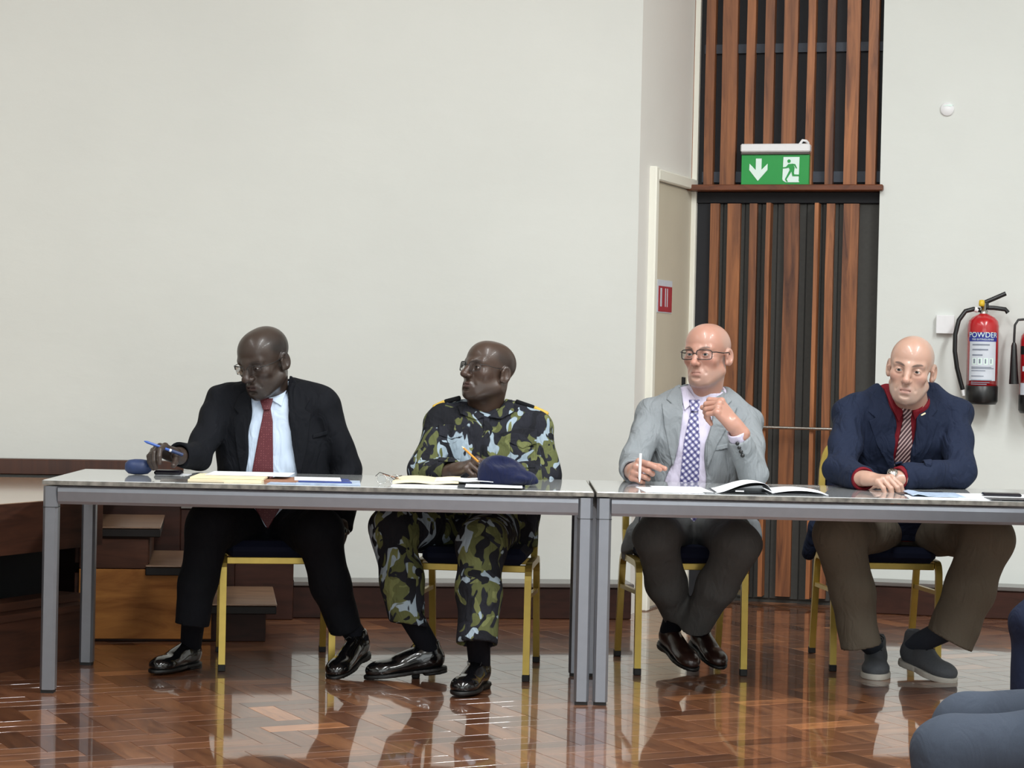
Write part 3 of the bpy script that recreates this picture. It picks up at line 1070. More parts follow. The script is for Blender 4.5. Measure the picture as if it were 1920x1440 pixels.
def sheet(name, pts, z, thick, mat, label, cat, group=None, parent=None, lift=None):
    """a paper item lying on the table: four corners (near left, near right, far right, far left)"""
    P = [Vector((p[0], p[1], 0)) for p in pts]
    c = sum(P, Vector()) / 4
    Q = [p - c for p in P]

    def fn(u, v):
        p = (Q[0] * (1 - u) + Q[1] * u) * (1 - v) + (Q[3] * (1 - u) + Q[2] * u) * v
        return (p.x, p.y, thick + (lift(u, v) if lift else 0))
    mb = MB().grid(fn, 10, 6, True, thick)
    o = mb.build(name, mat, parent, (c.x, c.y, z))
    if label: tag(o, label, cat, group)
    return o


def rect(px0, px1, y0, y1, skew=0.0):
    """corner points from photo columns at two table depths (metres from the near edge)"""
    a = [at(px0, 900, YN + y0)[0], at(px1, 900, YN + y0)[0]]
    return [(a[0], YN + y0), (a[1], YN + y0), (a[1] + skew, YN + y1), (a[0] + skew, YN + y1)]


# spectacle case
cs = MB().lathe([(0, -.062), (.018, -.060), (.03, -.045), (.034, -.015), (.034, .015), (.03, .045), (.018, .060), (0, .062)], 20, Matrix.Rotation(R(90), 4, 'Y') @ Matrix.Diagonal((.85, 1, .78, 1)))
p = tp(250, 893)
o = cs.build('spectacle_case', M['case_blue'], None, (p[0], p[1] + .1, TZ + .0292))
tag(o, 'blue oval spectacle case lying on the table left of the phone', 'case')
ph = empty('mobile_phone', (tp(314, 892)[0], tp(314, 892)[1] + .06, TZ), 'dark mobile phone lying beside the blue spectacle case', 'phone')
MB().box(-.055, .045, -.035, .035, 0, .017, None, .006).build('phone_body', M['phone'], ph)
MB().box(-.049, .039, -.029, .029, .0172, .0178).build('screen', M['black'], ph)
sheet('paper_slip', rect(288, 352, .42, .52), TZ + .0004, .0006, M['paper'], 'small white paper slip behind the dark phone', 'paper')
sheet('paper_sheet', rect(300, 420, .05, .2, -.02), TZ + .0004, .0005, M['plinth_top'], 'thin grey sheet lying flat beside the manila envelopes', 'paper')
ev = [('manila_envelope', 352, 490, .06, .30, 0, .009, 'manila', 'thick manila envelope at the bottom of the pile before the black suit'),
      ('manila_envelope', 356, 494, .10, .34, .010, .005, 'manila', 'manila envelope on top of the thick manila envelope'),
      ('paper_sheet', 384, 540, .22, .46, .016, .0012, 'paper', 'white sheet lying on the manila envelopes')]
for nm, a, b, y0, y1, z, th, mt, lb in ev:
    sheet(nm, rect(a, b, y0, y1), TZ + z + .0004, th, M[mt], lb, 'paper' if nm == 'paper_sheet' else 'envelope')
sheet('card_folder', rect(492, 560, .14, .38, .02), TZ + .0004, .006, M['orange_card'], 'orange brown card folder between the envelopes and brochures', 'folder')
sheet('paper_sheet', rect(500, 556, .03, .16), TZ + .0004, .001, M['print_light'], 'pale sheet lying in front of the orange folder', 'paper')
sheet('brochure', rect(555, 676, .05, .30, -.02), TZ + .0004, .003, M['print_light'], 'pale blue brochure at the bottom of the fanned brochures', 'brochure')
sheet('brochure', rect(560, 660, .12, .33, -.03), TZ + .0038, .003, M['print_blue'], 'dark blue brochure in the middle of the fanned brochures', 'brochure')
sheet('brochure', rect(552, 640, .17, .36, -.02), TZ + .0072, .002, M['paper'], 'white brochure on top of the fanned brochures', 'brochure')
# papers before the man in uniform
sheet('paper_sheet', rect(733, 900, .06, .30), TZ + .0004, .002, M['paper'], 'white sheet beneath the manila file before the camouflage uniform', 'paper')
sheet('manila_file', rect(736, 860, .16, .44), TZ + .003, .010, M['manila'], 'open manila file with curled edge before the camouflage uniform', 'file', lift=lambda u, v: .006 * abs(math.sin(u * 5)))
sheet('paper_sheet', rect(815, 925, .16, .36), TZ + .015, .002, M['paper'], 'white sheet lying across the manila file', 'paper', lift=lambda u, v: .003 * abs(math.sin(u * 6)))
sheet('booklet', rect(858, 985, .05, .28), TZ + .003, .003, M['print_dark'], 'dark booklet beneath the navy beret', 'booklet')
sheet('paper_sheet', rect(872, 980, .0, .2), TZ + .0068, .001, M['paper'], 'white sheet on the dark booklet in front of the beret', 'paper')
# folded spectacles and brown clip at the left of the file
sp = empty('folded_spectacles', (tp(729, 905)[0], YN + .16, TZ), 'clear wire rimmed spectacles lying beside the manila file', 'spectacles')
for k, (x, y) in enumerate(((-.018, -.01), (.025, .02))):
    rim = MB().tube([(x + .018 * math.cos(a), y + .005 * math.sin(a), .018 + .016 * math.sin(a)) for a in [i * math.pi / 8 for i in range(17)]], .0014, 6).build('rim', M['chrome'], sp)
    MB().prism([(x + .017 * math.cos(a), .018 + .015 * math.sin(a)) for a in [i * math.pi / 8 for i in range(16)]], 'y', y - .0008, y + .0008).build('lens', M['glass'], rim)
MB().tube([(-.04, -.01, .03), (-.03, .05, .04), (.0, .07, .03), (.03, .06, .008)], .0013, 6).build('temple', M['black'], sp)
MB().tube([(.047, .02, .03), (.05, .06, .03), (.02, .1, .02)], .0013, 6).build('temple', M['black'], sp)
sheet('card_tab', rect(724, 748, .26, .36, -.02), TZ + .0155, .002, M['orange_card'], 'small brown card tab sticking out of the manila file', 'card', lift=lambda u, v: .010 * (1 - u))

# grey suit man: papers and an open magazine
sheet('paper_sheet', rect(1212, 1322, .04, .34, -.02), TZ + .0004, .0008, M['paper'], 'white sheet lying before the man in the grey suit', 'paper')
sheet('paper_sheet', rect(1240, 1338, .10, .40, -.02), TZ + .0014, .0008, M['paper'], 'white sheet half under the open magazine', 'paper')
mg = empty('open_magazine', (at(1440, 900, YN + .2)[0], YN + .2, TZ), 'open magazine with curling pages before the man in the grey suit', 'magazine')


def pg(x0, x1, hfun, y0, y1, name, mat, th=.001, nu=14):
    return MB().grid(lambda u, v: (x0 + (x1 - x0) * u, y0 + (y1 - y0) * v, hfun(u) * (1 - .15 * v) + .0016), nu, 3, True, th).build(name, mat, mg)


pg(-.20, 0, lambda u: .040 * math.sin(min(1, u * 1.12) * math.pi * .62) ** 1.6 if u < .85 else .040 * math.sin(.85 * 1.12 * math.pi * .62) ** 1.6 * (1 - ((u - .85) / .15) ** 2 * .75), -.13, .14, 'page', M['paper'])
pg(-.19, -.002, lambda u: .030 * math.sin(u * math.pi * .62) ** 1.5, -.125, .145, 'page', M['print_dark'])
pg(-.20, -.004, lambda u: .001 + .004 * u, -.12, .15, 'cover', M['print_dark'])
pg(0, .19, lambda u: .013 * math.sin(u * math.pi * .9) + .004 * (1 - u), -.13, .14, 'page', M['paper'])
pg(.004, .18, lambda u: .007 * math.sin(u * math.pi * .9), -.128, .14, 'page', M['print_dark'])
pg(.0, .20, lambda u: .001, -.12, .15, 'cover', M['paper'])
MB().box(-.13, -.10, -.134, -.131, .008, .012).build('printed_mark', M['paper'], mg)
# navy suit man: papers, brochure and a phone
sheet('brochure', rect(1690, 1790, .22, .44), TZ + .0004, .002, M['print_dark'], 'dark photo brochure by the forearm of the navy suit', 'brochure')
sheet('brochure', rect(1712, 1812, .10, .34, .01), TZ + .003, .002, M['print_light'], 'pale blue brochure in front of the navy suit', 'brochure', lift=lambda u, v: .008 * math.exp(-((u - .12) / .12) ** 2))
sheet('paper_sheet', rect(1706, 1880, .02, .22, .02), TZ + .0004, .001, M['paper'], 'white sheet at the table edge before the navy suit', 'paper')
sheet('paper_sheet', rect(1800, 1960, .08, .36), TZ + .0016, .001, M['paper'], 'white sheet beneath the phone at the right', 'paper')
sheet('booklet', rect(1860, 1990, .0, .12), TZ + .003, .002, M['print_dark'], 'dark booklet at the right end of the table edge', 'booklet')
ph = empty('mobile_phone', (at(1876, 900, YN + .26)[0], YN + .24, TZ + .0027), 'dark purple phone lying on white papers at the right', 'phone', rz=R(-6))
MB().box(-.068, .068, -.035, .035, 0, .010, None, .004).build('phone_body', M['phone'], ph)
MB().box(-.064, .064, -.031, .031, .0102, .0108).build('screen', M['black'], ph)

# ------------------------------------------------------------------ people: implicit surfaces, meshed with surface nets
def nrm(v):
    v = np.asarray(v, float)
    return v / (np.linalg.norm(v) + 1e-12)


def cone(a, b, ra, rb):
    a, b = np.asarray(a, float), np.asarray(b, float)
    ba = b - a
    L2 = max(float(ba @ ba), 1e-12)

    def f(X, Y, Z):
        px, py, pz = X - a[0], Y - a[1], Z - a[2]
        t = np.clip((px * ba[0] + py * ba[1] + pz * ba[2]) / L2, 0, 1)
        return np.sqrt((px - t * ba[0]) ** 2 + (py - t * ba[1]) ** 2 + (pz - t * ba[2]) ** 2) - (ra + (rb - ra) * t)
    r = max(ra, rb)
    return f, np.minimum(a, b) - r, np.maximum(a, b) + r


def ball(c, r): return cone(c, c, r, r)


def ell(c, r, Rm=None):
    c, r = np.asarray(c, float), np.asarray(r, float)
    Rm = np.eye(3) if Rm is None else np.asarray(Rm)   # columns = axes

    def f(X, Y, Z):
        x, y, z = X - c[0], Y - c[1], Z - c[2]
        q = [(x * Rm[0, k] + y * Rm[1, k] + z * Rm[2, k]) for k in range(3)]
        k0 = np.sqrt((q[0] / r[0]) ** 2 + (q[1] / r[1]) ** 2 + (q[2] / r[2]) ** 2)
        k1 = np.sqrt((q[0] / r[0] ** 2) ** 2 + (q[1] / r[1] ** 2) ** 2 + (q[2] / r[2] ** 2) ** 2) + 1e-9
        return k0 * (k0 - 1) / k1
    ext = np.sqrt(((np.abs(Rm) * r) ** 2).sum(1))
    return f, c - ext, c + ext


def rbox(c, h, Rm=None, rad=.005):
    c, h = np.asarray(c, float), np.asarray(h, float)
    Rm = np.eye(3) if Rm is None else np.asarray(Rm)

    def f(X, Y, Z):
        x, y, z = X - c[0], Y - c[1], Z - c[2]
        q = [np.abs(x * Rm[0, k] + y * Rm[1, k] + z * Rm[2, k]) - h[k] + rad for k in range(3)]
        return np.sqrt(sum(np.maximum(k, 0) ** 2 for k in q)) + np.minimum(np.maximum(np.maximum(q[0], q[1]), q[2]), 0) - rad
    ext = (np.abs(Rm) * h).sum(1)
    return f, c - ext, c + ext


def loft(rows, n=2.4):
    """rows: (z, cx, cy, half width, half depth) - a trunk"""
    rows = sorted(rows)
    rw0 = np.array(rows)
    zz = np.linspace(rw0[0, 0], rw0[-1, 0], 70)
    tb_ = np.stack([np.interp(zz, rw0[:, 0], rw0[:, k]) for k in range(5)], 1)
    for _ in range(10):
        tb_[1:-1, 1:] = (tb_[:-2, 1:] + 2 * tb_[1:-1, 1:] + tb_[2:, 1:]) / 4
    rw = tb_

    def f(X, Y, Z):
        z = Z[..., :] if Z.ndim else Z
        g = [np.interp(z, rw[:, 0], rw[:, k]) for k in range(1, 5)]
        d = ((np.abs(X - g[0]) / g[2]) ** n + (np.abs(Y - g[1]) / g[3]) ** n) ** (1 / n)
        d = (d - 1) * np.minimum(g[2], g[3])
        return np.maximum(d, np.maximum(rw[0, 0] - Z, Z - rw[-1, 0]))
    lo = np.array(((rw[:, 1] - rw[:, 3]).min(), (rw[:, 2] - rw[:, 4]).min(), rw[0, 0]))
    hi = np.array(((rw[:, 1] + rw[:, 3]).max(), (rw[:, 2] + rw[:, 4]).max(), rw[-1, 0]))
    return f, lo, hi


def half(p, n):
    """half space, solid on the side n points away from"""
    p, n = np.asarray(p, float), nrm(n)

    def f(X, Y, Z): return (X - p[0]) * n[0] + (Y - p[1]) * n[1] + (Z - p[2]) * n[2]
    return f, np.full(3, -1e3), np.full(3, 1e3)


def poly2(pts, x, z):
    pts = np.asarray(pts, float)
    x, z = np.broadcast_arrays(x, z)
    d = np.full(x.shape, 1e9)
    s = np.ones(x.shape)
    m = len(pts)
    for i in range(m):
        a, b = pts[i], pts[i - 1]
        e = b - a
        wx, wz = x - a[0], z - a[1]
        t = np.clip((wx * e[0] + wz * e[1]) / max(e @ e, 1e-12), 0, 1)
        d = np.minimum(d, (wx - e[0] * t) ** 2 + (wz - e[1] * t) ** 2)
        c1, c2, c3 = z >= a[1], z < b[1], e[0] * wz > e[1] * wx
        fl_ = (c1 & c2 & c3) | (~c1 & ~c2 & ~c3)
        s[fl_] *= -1
    return s * np.sqrt(d)


def prismXZ(pts, y0, y1):
    pts = np.asarray(pts, float)

    def f(X, Y, Z):
        d2 = poly2(pts, X[:, 0, :], Z[0, 0, :][None, :] if Z.ndim == 3 else Z)[:, None, :]
        return np.maximum(d2, np.maximum(y0 - Y, Y - y1))
    return f, np.array((pts[:, 0].min(), y0, pts[:, 1].min())), np.array((pts[:, 0].max(), y1, pts[:, 1].max()))


def axis_pts(lo, hi, h, fine=()):
    """coordinates from lo to hi: step h, finer inside the given ranges (a, b, step)"""
    out = [lo]
    while out[-1] < hi:
        x = out[-1]
        st = h
        for a, b, s_ in fine:
            if a - h <= x < b: st = min(st, s_ if x >= a - 1e-9 else max(s_, min(h, a - x + 1e-4)))
        out.append(x + st)
    return np.array(out)


def field(prims, xs, ys, zs):
    d = np.full((len(xs), len(ys), len(zs)), .5, np.float32)
    hmax = [np.max(np.diff(a)) for a in (xs, ys, zs)]
    for op, (f, lo, hi), k in prims:
        sl = []
        for a, l, h_, hm in zip((xs, ys, zs), lo, hi, hmax):
            m = k + 2.5 * hm
            sl.append(slice(max(0, np.searchsorted(a, l - m) - 1), min(len(a), np.searchsorted(a, h_ + m) + 1)))
        if any(s_.stop - s_.start < 1 for s_ in sl): continue
        X = xs[sl[0]].astype(np.float32)[:, None, None]; Y = ys[sl[1]].astype(np.float32)[None, :, None]; Z = zs[sl[2]].astype(np.float32)[None, None, :]
        e = np.asarray(f(X, Y, Z), np.float32)
        if op == 'w':
            d[tuple(sl)] += e * (np.abs(d[tuple(sl)]) < .06)
            continue
        o = d[tuple(sl)]
        if op == '-': e = -e
        if op == '+':
            r = np.minimum(o, e)
            if k > 0: r = r - np.maximum(k - np.abs(o - e), 0) ** 2 / (4 * k)
        else:
            r = np.maximum(o, e)
            if k > 0: r = r + np.maximum(k - np.abs(o - e), 0) ** 2 / (4 * k)
        d[tuple(sl)] = r
    return d


def nets(d, xs, ys, zs):
    s = d < 0
    nx, ny, nz = (n_ - 1 for n_ in d.shape)
    c = np.zeros((nx, ny, nz), np.uint8)
    for i in (0, 1):
        for j in (0, 1):
            for k in (0, 1): c += s[i:i + nx, j:j + ny, k:k + nz]
    act = (c > 0) & (c < 8)
    I = np.argwhere(act)
    idx = np.full(act.shape, -1, np.int32)
    idx[act] = np.arange(len(I))
    P = np.zeros((len(I), 3)); cnt = np.zeros(len(I))
    i, j, k = I.T
    val = {(a, b, e): d[i + a, j + b, k + e].astype(float) for a in (0, 1) for b in (0, 1) for e in (0, 1)}
    for ax in range(3):
        for a in (0, 1):
            for b in (0, 1):
                q0 = [0, 0, 0]; q0[(ax + 1) % 3] = a; q0[(ax + 2) % 3] = b
                q1 = list(q0); q1[ax] = 1
                v0, v1 = val[tuple(q0)], val[tuple(q1)]
                m = (v0 < 0) != (v1 < 0)
                t = v0[m] / (v0[m] - v1[m])
                off_ = np.tile(np.array(q0, float), (m.sum(), 1)); off_[:, ax] = t
                P[m] += off_; cnt[m] += 1
    P = I + P / cnt[:, None]
    V = np.stack([np.interp(P[:, q], np.arange(len(a)), a) for q, a in enumerate((xs, ys, zs))], 1)
    F = []
    for ax in range(3):
        u, v = (ax + 1) % 3, (ax + 2) % 3
        sl0 = [slice(None)] * 3; sl1 = [slice(None)] * 3
        sl0[ax] = slice(0, -1); sl1[ax] = slice(1, None)
        for q in (u, v):
            sl0[q] = slice(1, -1); sl1[q] = slice(1, -1)
        a_, b_ = s[tuple(sl0)], s[tuple(sl1)]
        E = np.argwhere(a_ != b_)
        if not len(E): continue
        sg = a_[tuple(E.T)]
        E = E + np.array([0 if q == ax else 1 for q in range(3)])

        def cell(du, dv):
            c_ = E.copy(); c_[:, u] -= du; c_[:, v] -= dv
            return idx[tuple(c_.T)]
        quad = np.stack([cell(1, 1), cell(0, 1), cell(0, 0), cell(1, 0)], 1)
        quad[~sg] = quad[~sg][:, ::-1]
        F.append(quad)
    return V, np.concatenate(F)


def relax(V, F, it=1, lam=.5):
    E = np.concatenate([F[:, [0, 1]], F[:, [1, 2]], F[:, [2, 3]], F[:, [3, 0]]])
    for _ in range(it):
        for l in (lam, -lam * .92):
            acc = np.stack([np.bincount(E[:, 0], V[E[:, 1], q], len(V)) + np.bincount(E[:, 1], V[E[:, 0], q], len(V)) for q in range(3)], 1)
            n_ = np.bincount(E.ravel(), minlength=len(V))[:, None]
            V = V + l * (acc / np.maximum(n_, 1) - V)
    return V


def sculpt(prims, h, fine=((), (), ()), it=1, zmin=None):
    los = np.min([p[1][1] for p in prims if p[0] == '+'], 0) - 3 * h
    his = np.max([p[1][2] for p in prims if p[0] == '+'], 0) + 3 * h
    ax = [axis_pts(l, hh, h, fi) for l, hh, fi in zip(los, his, fine)]
    V, F = nets(field(prims, *ax), *ax)
    return (relax(V, F, it) if it else V), F


def shell(prims, pts, tin, tout, y0, y1, h=.0025, it=1, d_off=0.0, zcut=None):
    """a thin layer over a solid, bounded by an outline in the x-z plane: lapels, collars, ties, pocket flaps"""
    pts = np.asarray(pts, float)
    xs = np.arange(pts[:, 0].min() - 3 * h, pts[:, 0].max() + 4 * h, h)
    zs = np.arange(pts[:, 1].min() - 3 * h, pts[:, 1].max() + 4 * h, h)
    ys = np.arange(y0, y1, h)
    d = field(prims, xs, ys, zs) + d_off
    p2 = poly2(pts, xs[:, None], zs[None, :])[:, None, :]
    e = np.maximum(np.maximum(d - tout, tin - d), p2)
    e[:, 0, :] = .1; e[:, -1, :] = .1
    V, F = nets(e.astype(np.float32), xs, ys, zs)
    return relax(V, F, it), F


def folds(lo, hi, amp, freq, seed, ax=(1, .3, .6)):
    r_ = np.random.default_rng(seed)
    ph = r_.uniform(0, 6.28, 6)

    def f(X, Y, Z):
        a_ = np.sin(freq * (ax[0] * X + ax[1] * Y + ax[2] * Z) + 1.7 * np.sin(9 * Z + ph[0]) + 1.3 * np.sin(11 * X + ph[1]) + ph[2])
        b_ = np.sin(freq * .7 * (-ax[2] * X + .5 * Y + ax[0] * Z) + 1.5 * np.sin(8 * X + 6 * Y + ph[3]) + ph[4])
        return amp * (a_ * .6 + b_ * .6)
    return f, np.asarray(lo, float), np.asarray(hi, float)


# ---- head ----
class Head:
    def __init__(s, C_, yaw, pitch, roll, sc, neck, neck_r=(.056, .062), wide=1.0, jaw=1.0, nose=1.0, lips=1.0, brow=1.0, mouth_open=0.0, frown=0.0, lid=.0048):
        s.lid = lid
        s.C = np.asarray(C_, float); s.sc = sc
        Rz = Matrix.Rotation(-yaw, 3, 'Z') @ Matrix.Rotation(pitch, 3, 'X') @ Matrix.Rotation(roll, 3, 'Y')
        # local axes: x = person's left, y = forward, z = up; at rest the face looks along -Y
        base = Matrix(((1, 0, 0), (0, -1, 0), (0, 0, 1)))  # maps local to world (mirrored pair handled by symmetry)
        s.R = np.array(Rz @ base)
        s.nb = np.asarray(neck, float); s.nr = neck_r
        s.k = (wide, jaw, nose, lips, brow, mouth_open, frown)

    def p(s, x, y, z): return s.C + s.R @ (np.array((x, y, z)) * s.sc)

    def inv(s, V): return ((V - s.C) @ s.R) / s.sc

    def E(s, c, r): return ell(s.p(*c), np.array(r) * s.sc, s.R)

    def K(s, a, b, ra, rb): return cone(s.p(*a), s.p(*b), ra * s.sc, rb * s.sc)

    def prims(s):
        W, J, NS, LP_, BR, MO, FR = s.k
        P = []

        def u(p, k): P.append(('+', p, k * s.sc))

        def c(p, k): P.append(('-', p, k * s.sc))
        u(s.E((0, -.018, .034), (.0755 * W, .096, .079)), 0)
        u(s.E((0, .030, .036), (.063 * W, .058, .064)), .03)
        u(s.E((0, .030, -.035), (.0585 * W, .056, .066)), .03)
        u(s.E((0, .026, -.076), (.050 * J, .054, .038)), .03)
        u(s.K((0, .070, -.104), (0, .074, -.100), .020 * J, .019 * J), .03)
        for t in (-1, 1):
            u(s.K((t * .052 * J, -.008, -.062), (t * .026 * J, .056, -.100), .016, .016), .025)      # jaw line
            u(s.E((t * .043, .056, -.024), (.021, .021, .018)), .022)                                # cheekbone
            u(s.K((t * .044, .068, .018), (t * .012, .082, .016), .010 * BR, .011 * BR), .014)       # brow ridge
        u(s.K((0, .084, .012), (0, .092, -.012), .010, .010), .02)
        for t in (-1, 1): c(s.E((t * .0315, .094, -.003), (.0175, .018, .0125)), .014)               # eye sockets
        for t in (-1, 1):                                                                            # lids
            u(s.E((t * .0315, .0725, -.0035), (.0152, .0142, .0138)), .005)
            c(s.E((t * .0315, .0900, -.0042), (.0140, .0150, s.lid)), .0015)
        u(s.K((0, .086, .006), (0, .106 + .004 * NS, -.032), .0085 * NS, .0105 * NS), .014)          # nose
        u(s.E((0, .107 + .004 * NS, -.036), (.0125 * NS, .012, .0105)), .008)
        for t in (-1, 1):
            u(s.E((t * .0125 * NS, .0955, -.0395), (.0085 * NS, .0125, .0085)), .007)
            c(s.E((t * .0068 * NS, .104, -.0475), (.0042, .0055, .004)), .003)
        zm = -.071
        u(s.E((0, .068, -.072), (.036, .024, .025)), .018)                                           # muzzle
        cw = .0265
        for t in (-1, 1):
            for x0, y0, z0, x1, y1, z1, r0, r1, up in ((0, .0905, .005, .014, .0875, .0045, .0052, .0046, 1), (.014, .0875, .0045, cw, .0765, -.0005 - FR, .0046, .0022, 1),
                                                       (0, .0890, -.0072 - MO, .013, .0860, -.0065 - MO, .0062, .0052, 1), (.013, .0860, -.0065 - MO, cw, .0765, -.0012 - FR, .0052, .0022, 1)):
                u(s.K((t * x0, y0, zm + z0), (t * x1, y1, zm + z1), r0 * LP_, r1 * LP_), .005)
            c(s.K((0, .0965, zm - .0008 - MO * .5), (t * .014, .0930, zm - .0008 - MO * .5), .0020 + MO * .5, .0018 + MO * .35), .002)
            c(s.K((t * .014, .0930, zm - .0008 - MO * .5), (t * cw, .0795, zm - .001 - FR), .0018 + MO * .35, .0010), .002)
        c(s.E((0, .094, -.090 - MO), (.016, .007, .005)), .008)                                      # fold under the lip
        for t in (-1, 1):
            c(s.K((t * .0225, .0945, -.044), (t * .035, .0815, -.070), .0010, .0010), .013)             # cheek fold
        Re = s.R @ np.array(Matrix.Rotation(0, 3, 'X'))
        for t in (-1, 1):                                                                            # ears
            ax = s.R @ np.array(Matrix.Rotation(t * R(20), 3, 'Z'))
            ce = (t * .0800 * W, -.020, -.010)
            u(ell(s.p(*ce), np.array((.0085, .021, .033)) * s.sc, ax), .006)
            c(ell(s.p(ce[0] + t * .0095, ce[1] + .002, ce[2] + .003), np.array((.0095, .0130, .0225)) * s.sc, ax), .003)
            u(s.K((t * .078 * W, -.004, -.012), (t * .080 * W, -.001, -.004), .0045, .004), .004)
            u(s.E((t * .0765 * W, -.008, -.033), (.006, .008, .0085)), .006)
        u(cone(s.p(0, -.028, -.055), s.nb, s.nr[0], s.nr[1]), .03)
        u(cone(s.p(0, .022, -.085), s.nb + np.array((0, -.02, .02)), .036, .045), .03)
        return P

    def colour(s, V, base, lip, scalp, brow, stub):
        L = s.inv(V)
        x, y, z = L.T
        col = np.tile(np.array(base, float), (len(V), 1))

        def mix(m, c_):
            m = np.clip(m, 0, 1)[:, None]
            return col * (1 - m) + np.array(c_) * m
        near = (np.linalg.norm(L, axis=1) < .2)
        hairline = np.clip((z - .012 + .5 * np.clip(-y - .0, -.1, .04)) / .02, 0, 1) * np.clip((.045 - y) / .03, 0, 1) * np.clip((.098 - z) / .05, .0, 1)
        col = mix(hairline * near * scalp[1], scalp[0])
        beard = np.clip((-.050 - z) / .02, 0, 1) * np.clip((y + .01) / .03, 0, 1) * np.clip((z + .135) / .02, 0, 1)
        col = mix(beard * near * stub[1], stub[0])
        cheek = np.exp(-(((np.abs(x) - .045) / .022) ** 2 + ((z + .028) / .02) ** 2)) * (y > .03)
        col = mix(cheek * .30 * near, np.array(base) * np.array((1.15, .8, .78)))
        nosem = np.exp(-((x / .016) ** 2 + ((z + .034) / .014) ** 2)) * (y > .09)
        col = mix(nosem * .35 * near, np.array(base) * np.array((1.12, .8, .78)))
        lipm = np.clip(1.3 - ((x / .026) ** 2 + ((z + .0725) / .0125) ** 2) * 1.1, 0, 1) * (y > .074)
        col = mix(lipm * near * .8, lip)
        bm = np.clip((1 - ((np.abs(x) - .031) / .021) ** 2 - ((z - .0205 - .13 * (np.abs(x) - .03) + 9 * (np.abs(x) - .034) ** 2) / .0050) ** 2) * 2.5, 0, 1) * (y > .05)
        col = mix(bm * near * brow[1], brow[0])
        return col


def eyes(h, root, iris, org, look=(0, 0)):
    for t in (-1, 1):
        c_ = h.p(t * .0315, .0727, -.0035)
        n1, n2 = 20, 28
        a = np.linspace(0, np.pi, n1)[:, None]; b = np.linspace(0, 2 * np.pi, n2, endpoint=False)[None, :]
        loc = np.stack([np.sin(a) * np.cos(b), np.cos(a) * np.ones_like(b), np.sin(a) * np.sin(b)], -1).reshape(-1, 3)
        g = nrm((look[0], 1, look[1]))
        dt = loc @ g
        col = np.tile(np.array((.50, .46, .43)), (len(loc), 1))
        col[dt > .87] = iris
        col[dt > .962] = (.004, .004, .004)
        V = c_ + (loc * .0122 * h.sc) @ h.R.T
        F = [(i * n2 + k, i * n2 + (k + 1) % n2, (i + 1) * n2 + (k + 1) % n2, (i + 1) * n2 + k) for i in range(n1 - 1) for k in range(n2)]
        link_mesh('eye', np_mesh('eye', V - org, np.array(F), col), M['eye'], root)


def spectacles(h, root, org, mat, rim_w, rim_h, zc=-.004, r=.0011, half_rim=False, square=.35, yf=.104, label=None, tilt=0.0):
    mb = MB()

    def P(x, y, z): return tuple(h.p(x, y, z) - org)
    lens = []
    for t in (-1, 1):
        ring = []
        for i in range(29):
            a = 2 * math.pi * i / 28
            ca_, sa_ = math.cos(a), math.sin(a)
            e = 1 - square * .55
            X = t * .034 + rim_w * math.copysign(abs(ca_) ** e, ca_)
            Zz = zc + rim_h * math.copysign(abs(sa_) ** e, sa_)
            Yy = yf - 2.2 * (abs(X) - .01) ** 2 * 3 + tilt * Zz
            ring.append((X, Yy, Zz))
        lens.append(ring[:-1])
        if half_rim: mb.tube([P(*q) for q in ring[0:15]], r * h.sc, 6)
        else: mb.tube([P(*q) for q in ring], r * h.sc, 6)
        xe = t * (.034 + rim_w)
        ye = yf - 6.6 * (abs(xe) - .01) ** 2
        mb.tube([P(xe, ye, zc + rim_h * .55), P(t * .072, ye - .012, zc + rim_h * .6), P(t * .0795, .03, zc + .008), P(t * .081, -.012, zc + .012), P(t * .080, -.034, zc - .004), P(t * .078, -.042, zc - .02)], r * 1.15 * h.sc, 6)
    mb.tube([P(-.034 + rim_w, yf - .001, zc + .003), P(0, yf + .004, zc + .006), P(.034 - rim_w, yf - .001, zc + .003)], r * h.sc, 6)
    g = mb.build('spectacles', mat, root)
    for ring in lens:
        mb = MB()
        n_ = len(ring)
        vs = [P(*q) for q in ring] + [P(q[0], q[1] - .0012, q[2]) for q in ring]
        mb.raw(vs, [tuple(range(n_)), tuple(range(2 * n_ - 1, n_ - 1, -1))] + [(i, n_ + i, n_ + (i + 1) % n_, (i + 1) % n_) for i in range(n_)])
        mb.build('lens', M['glass'], g)
    return g


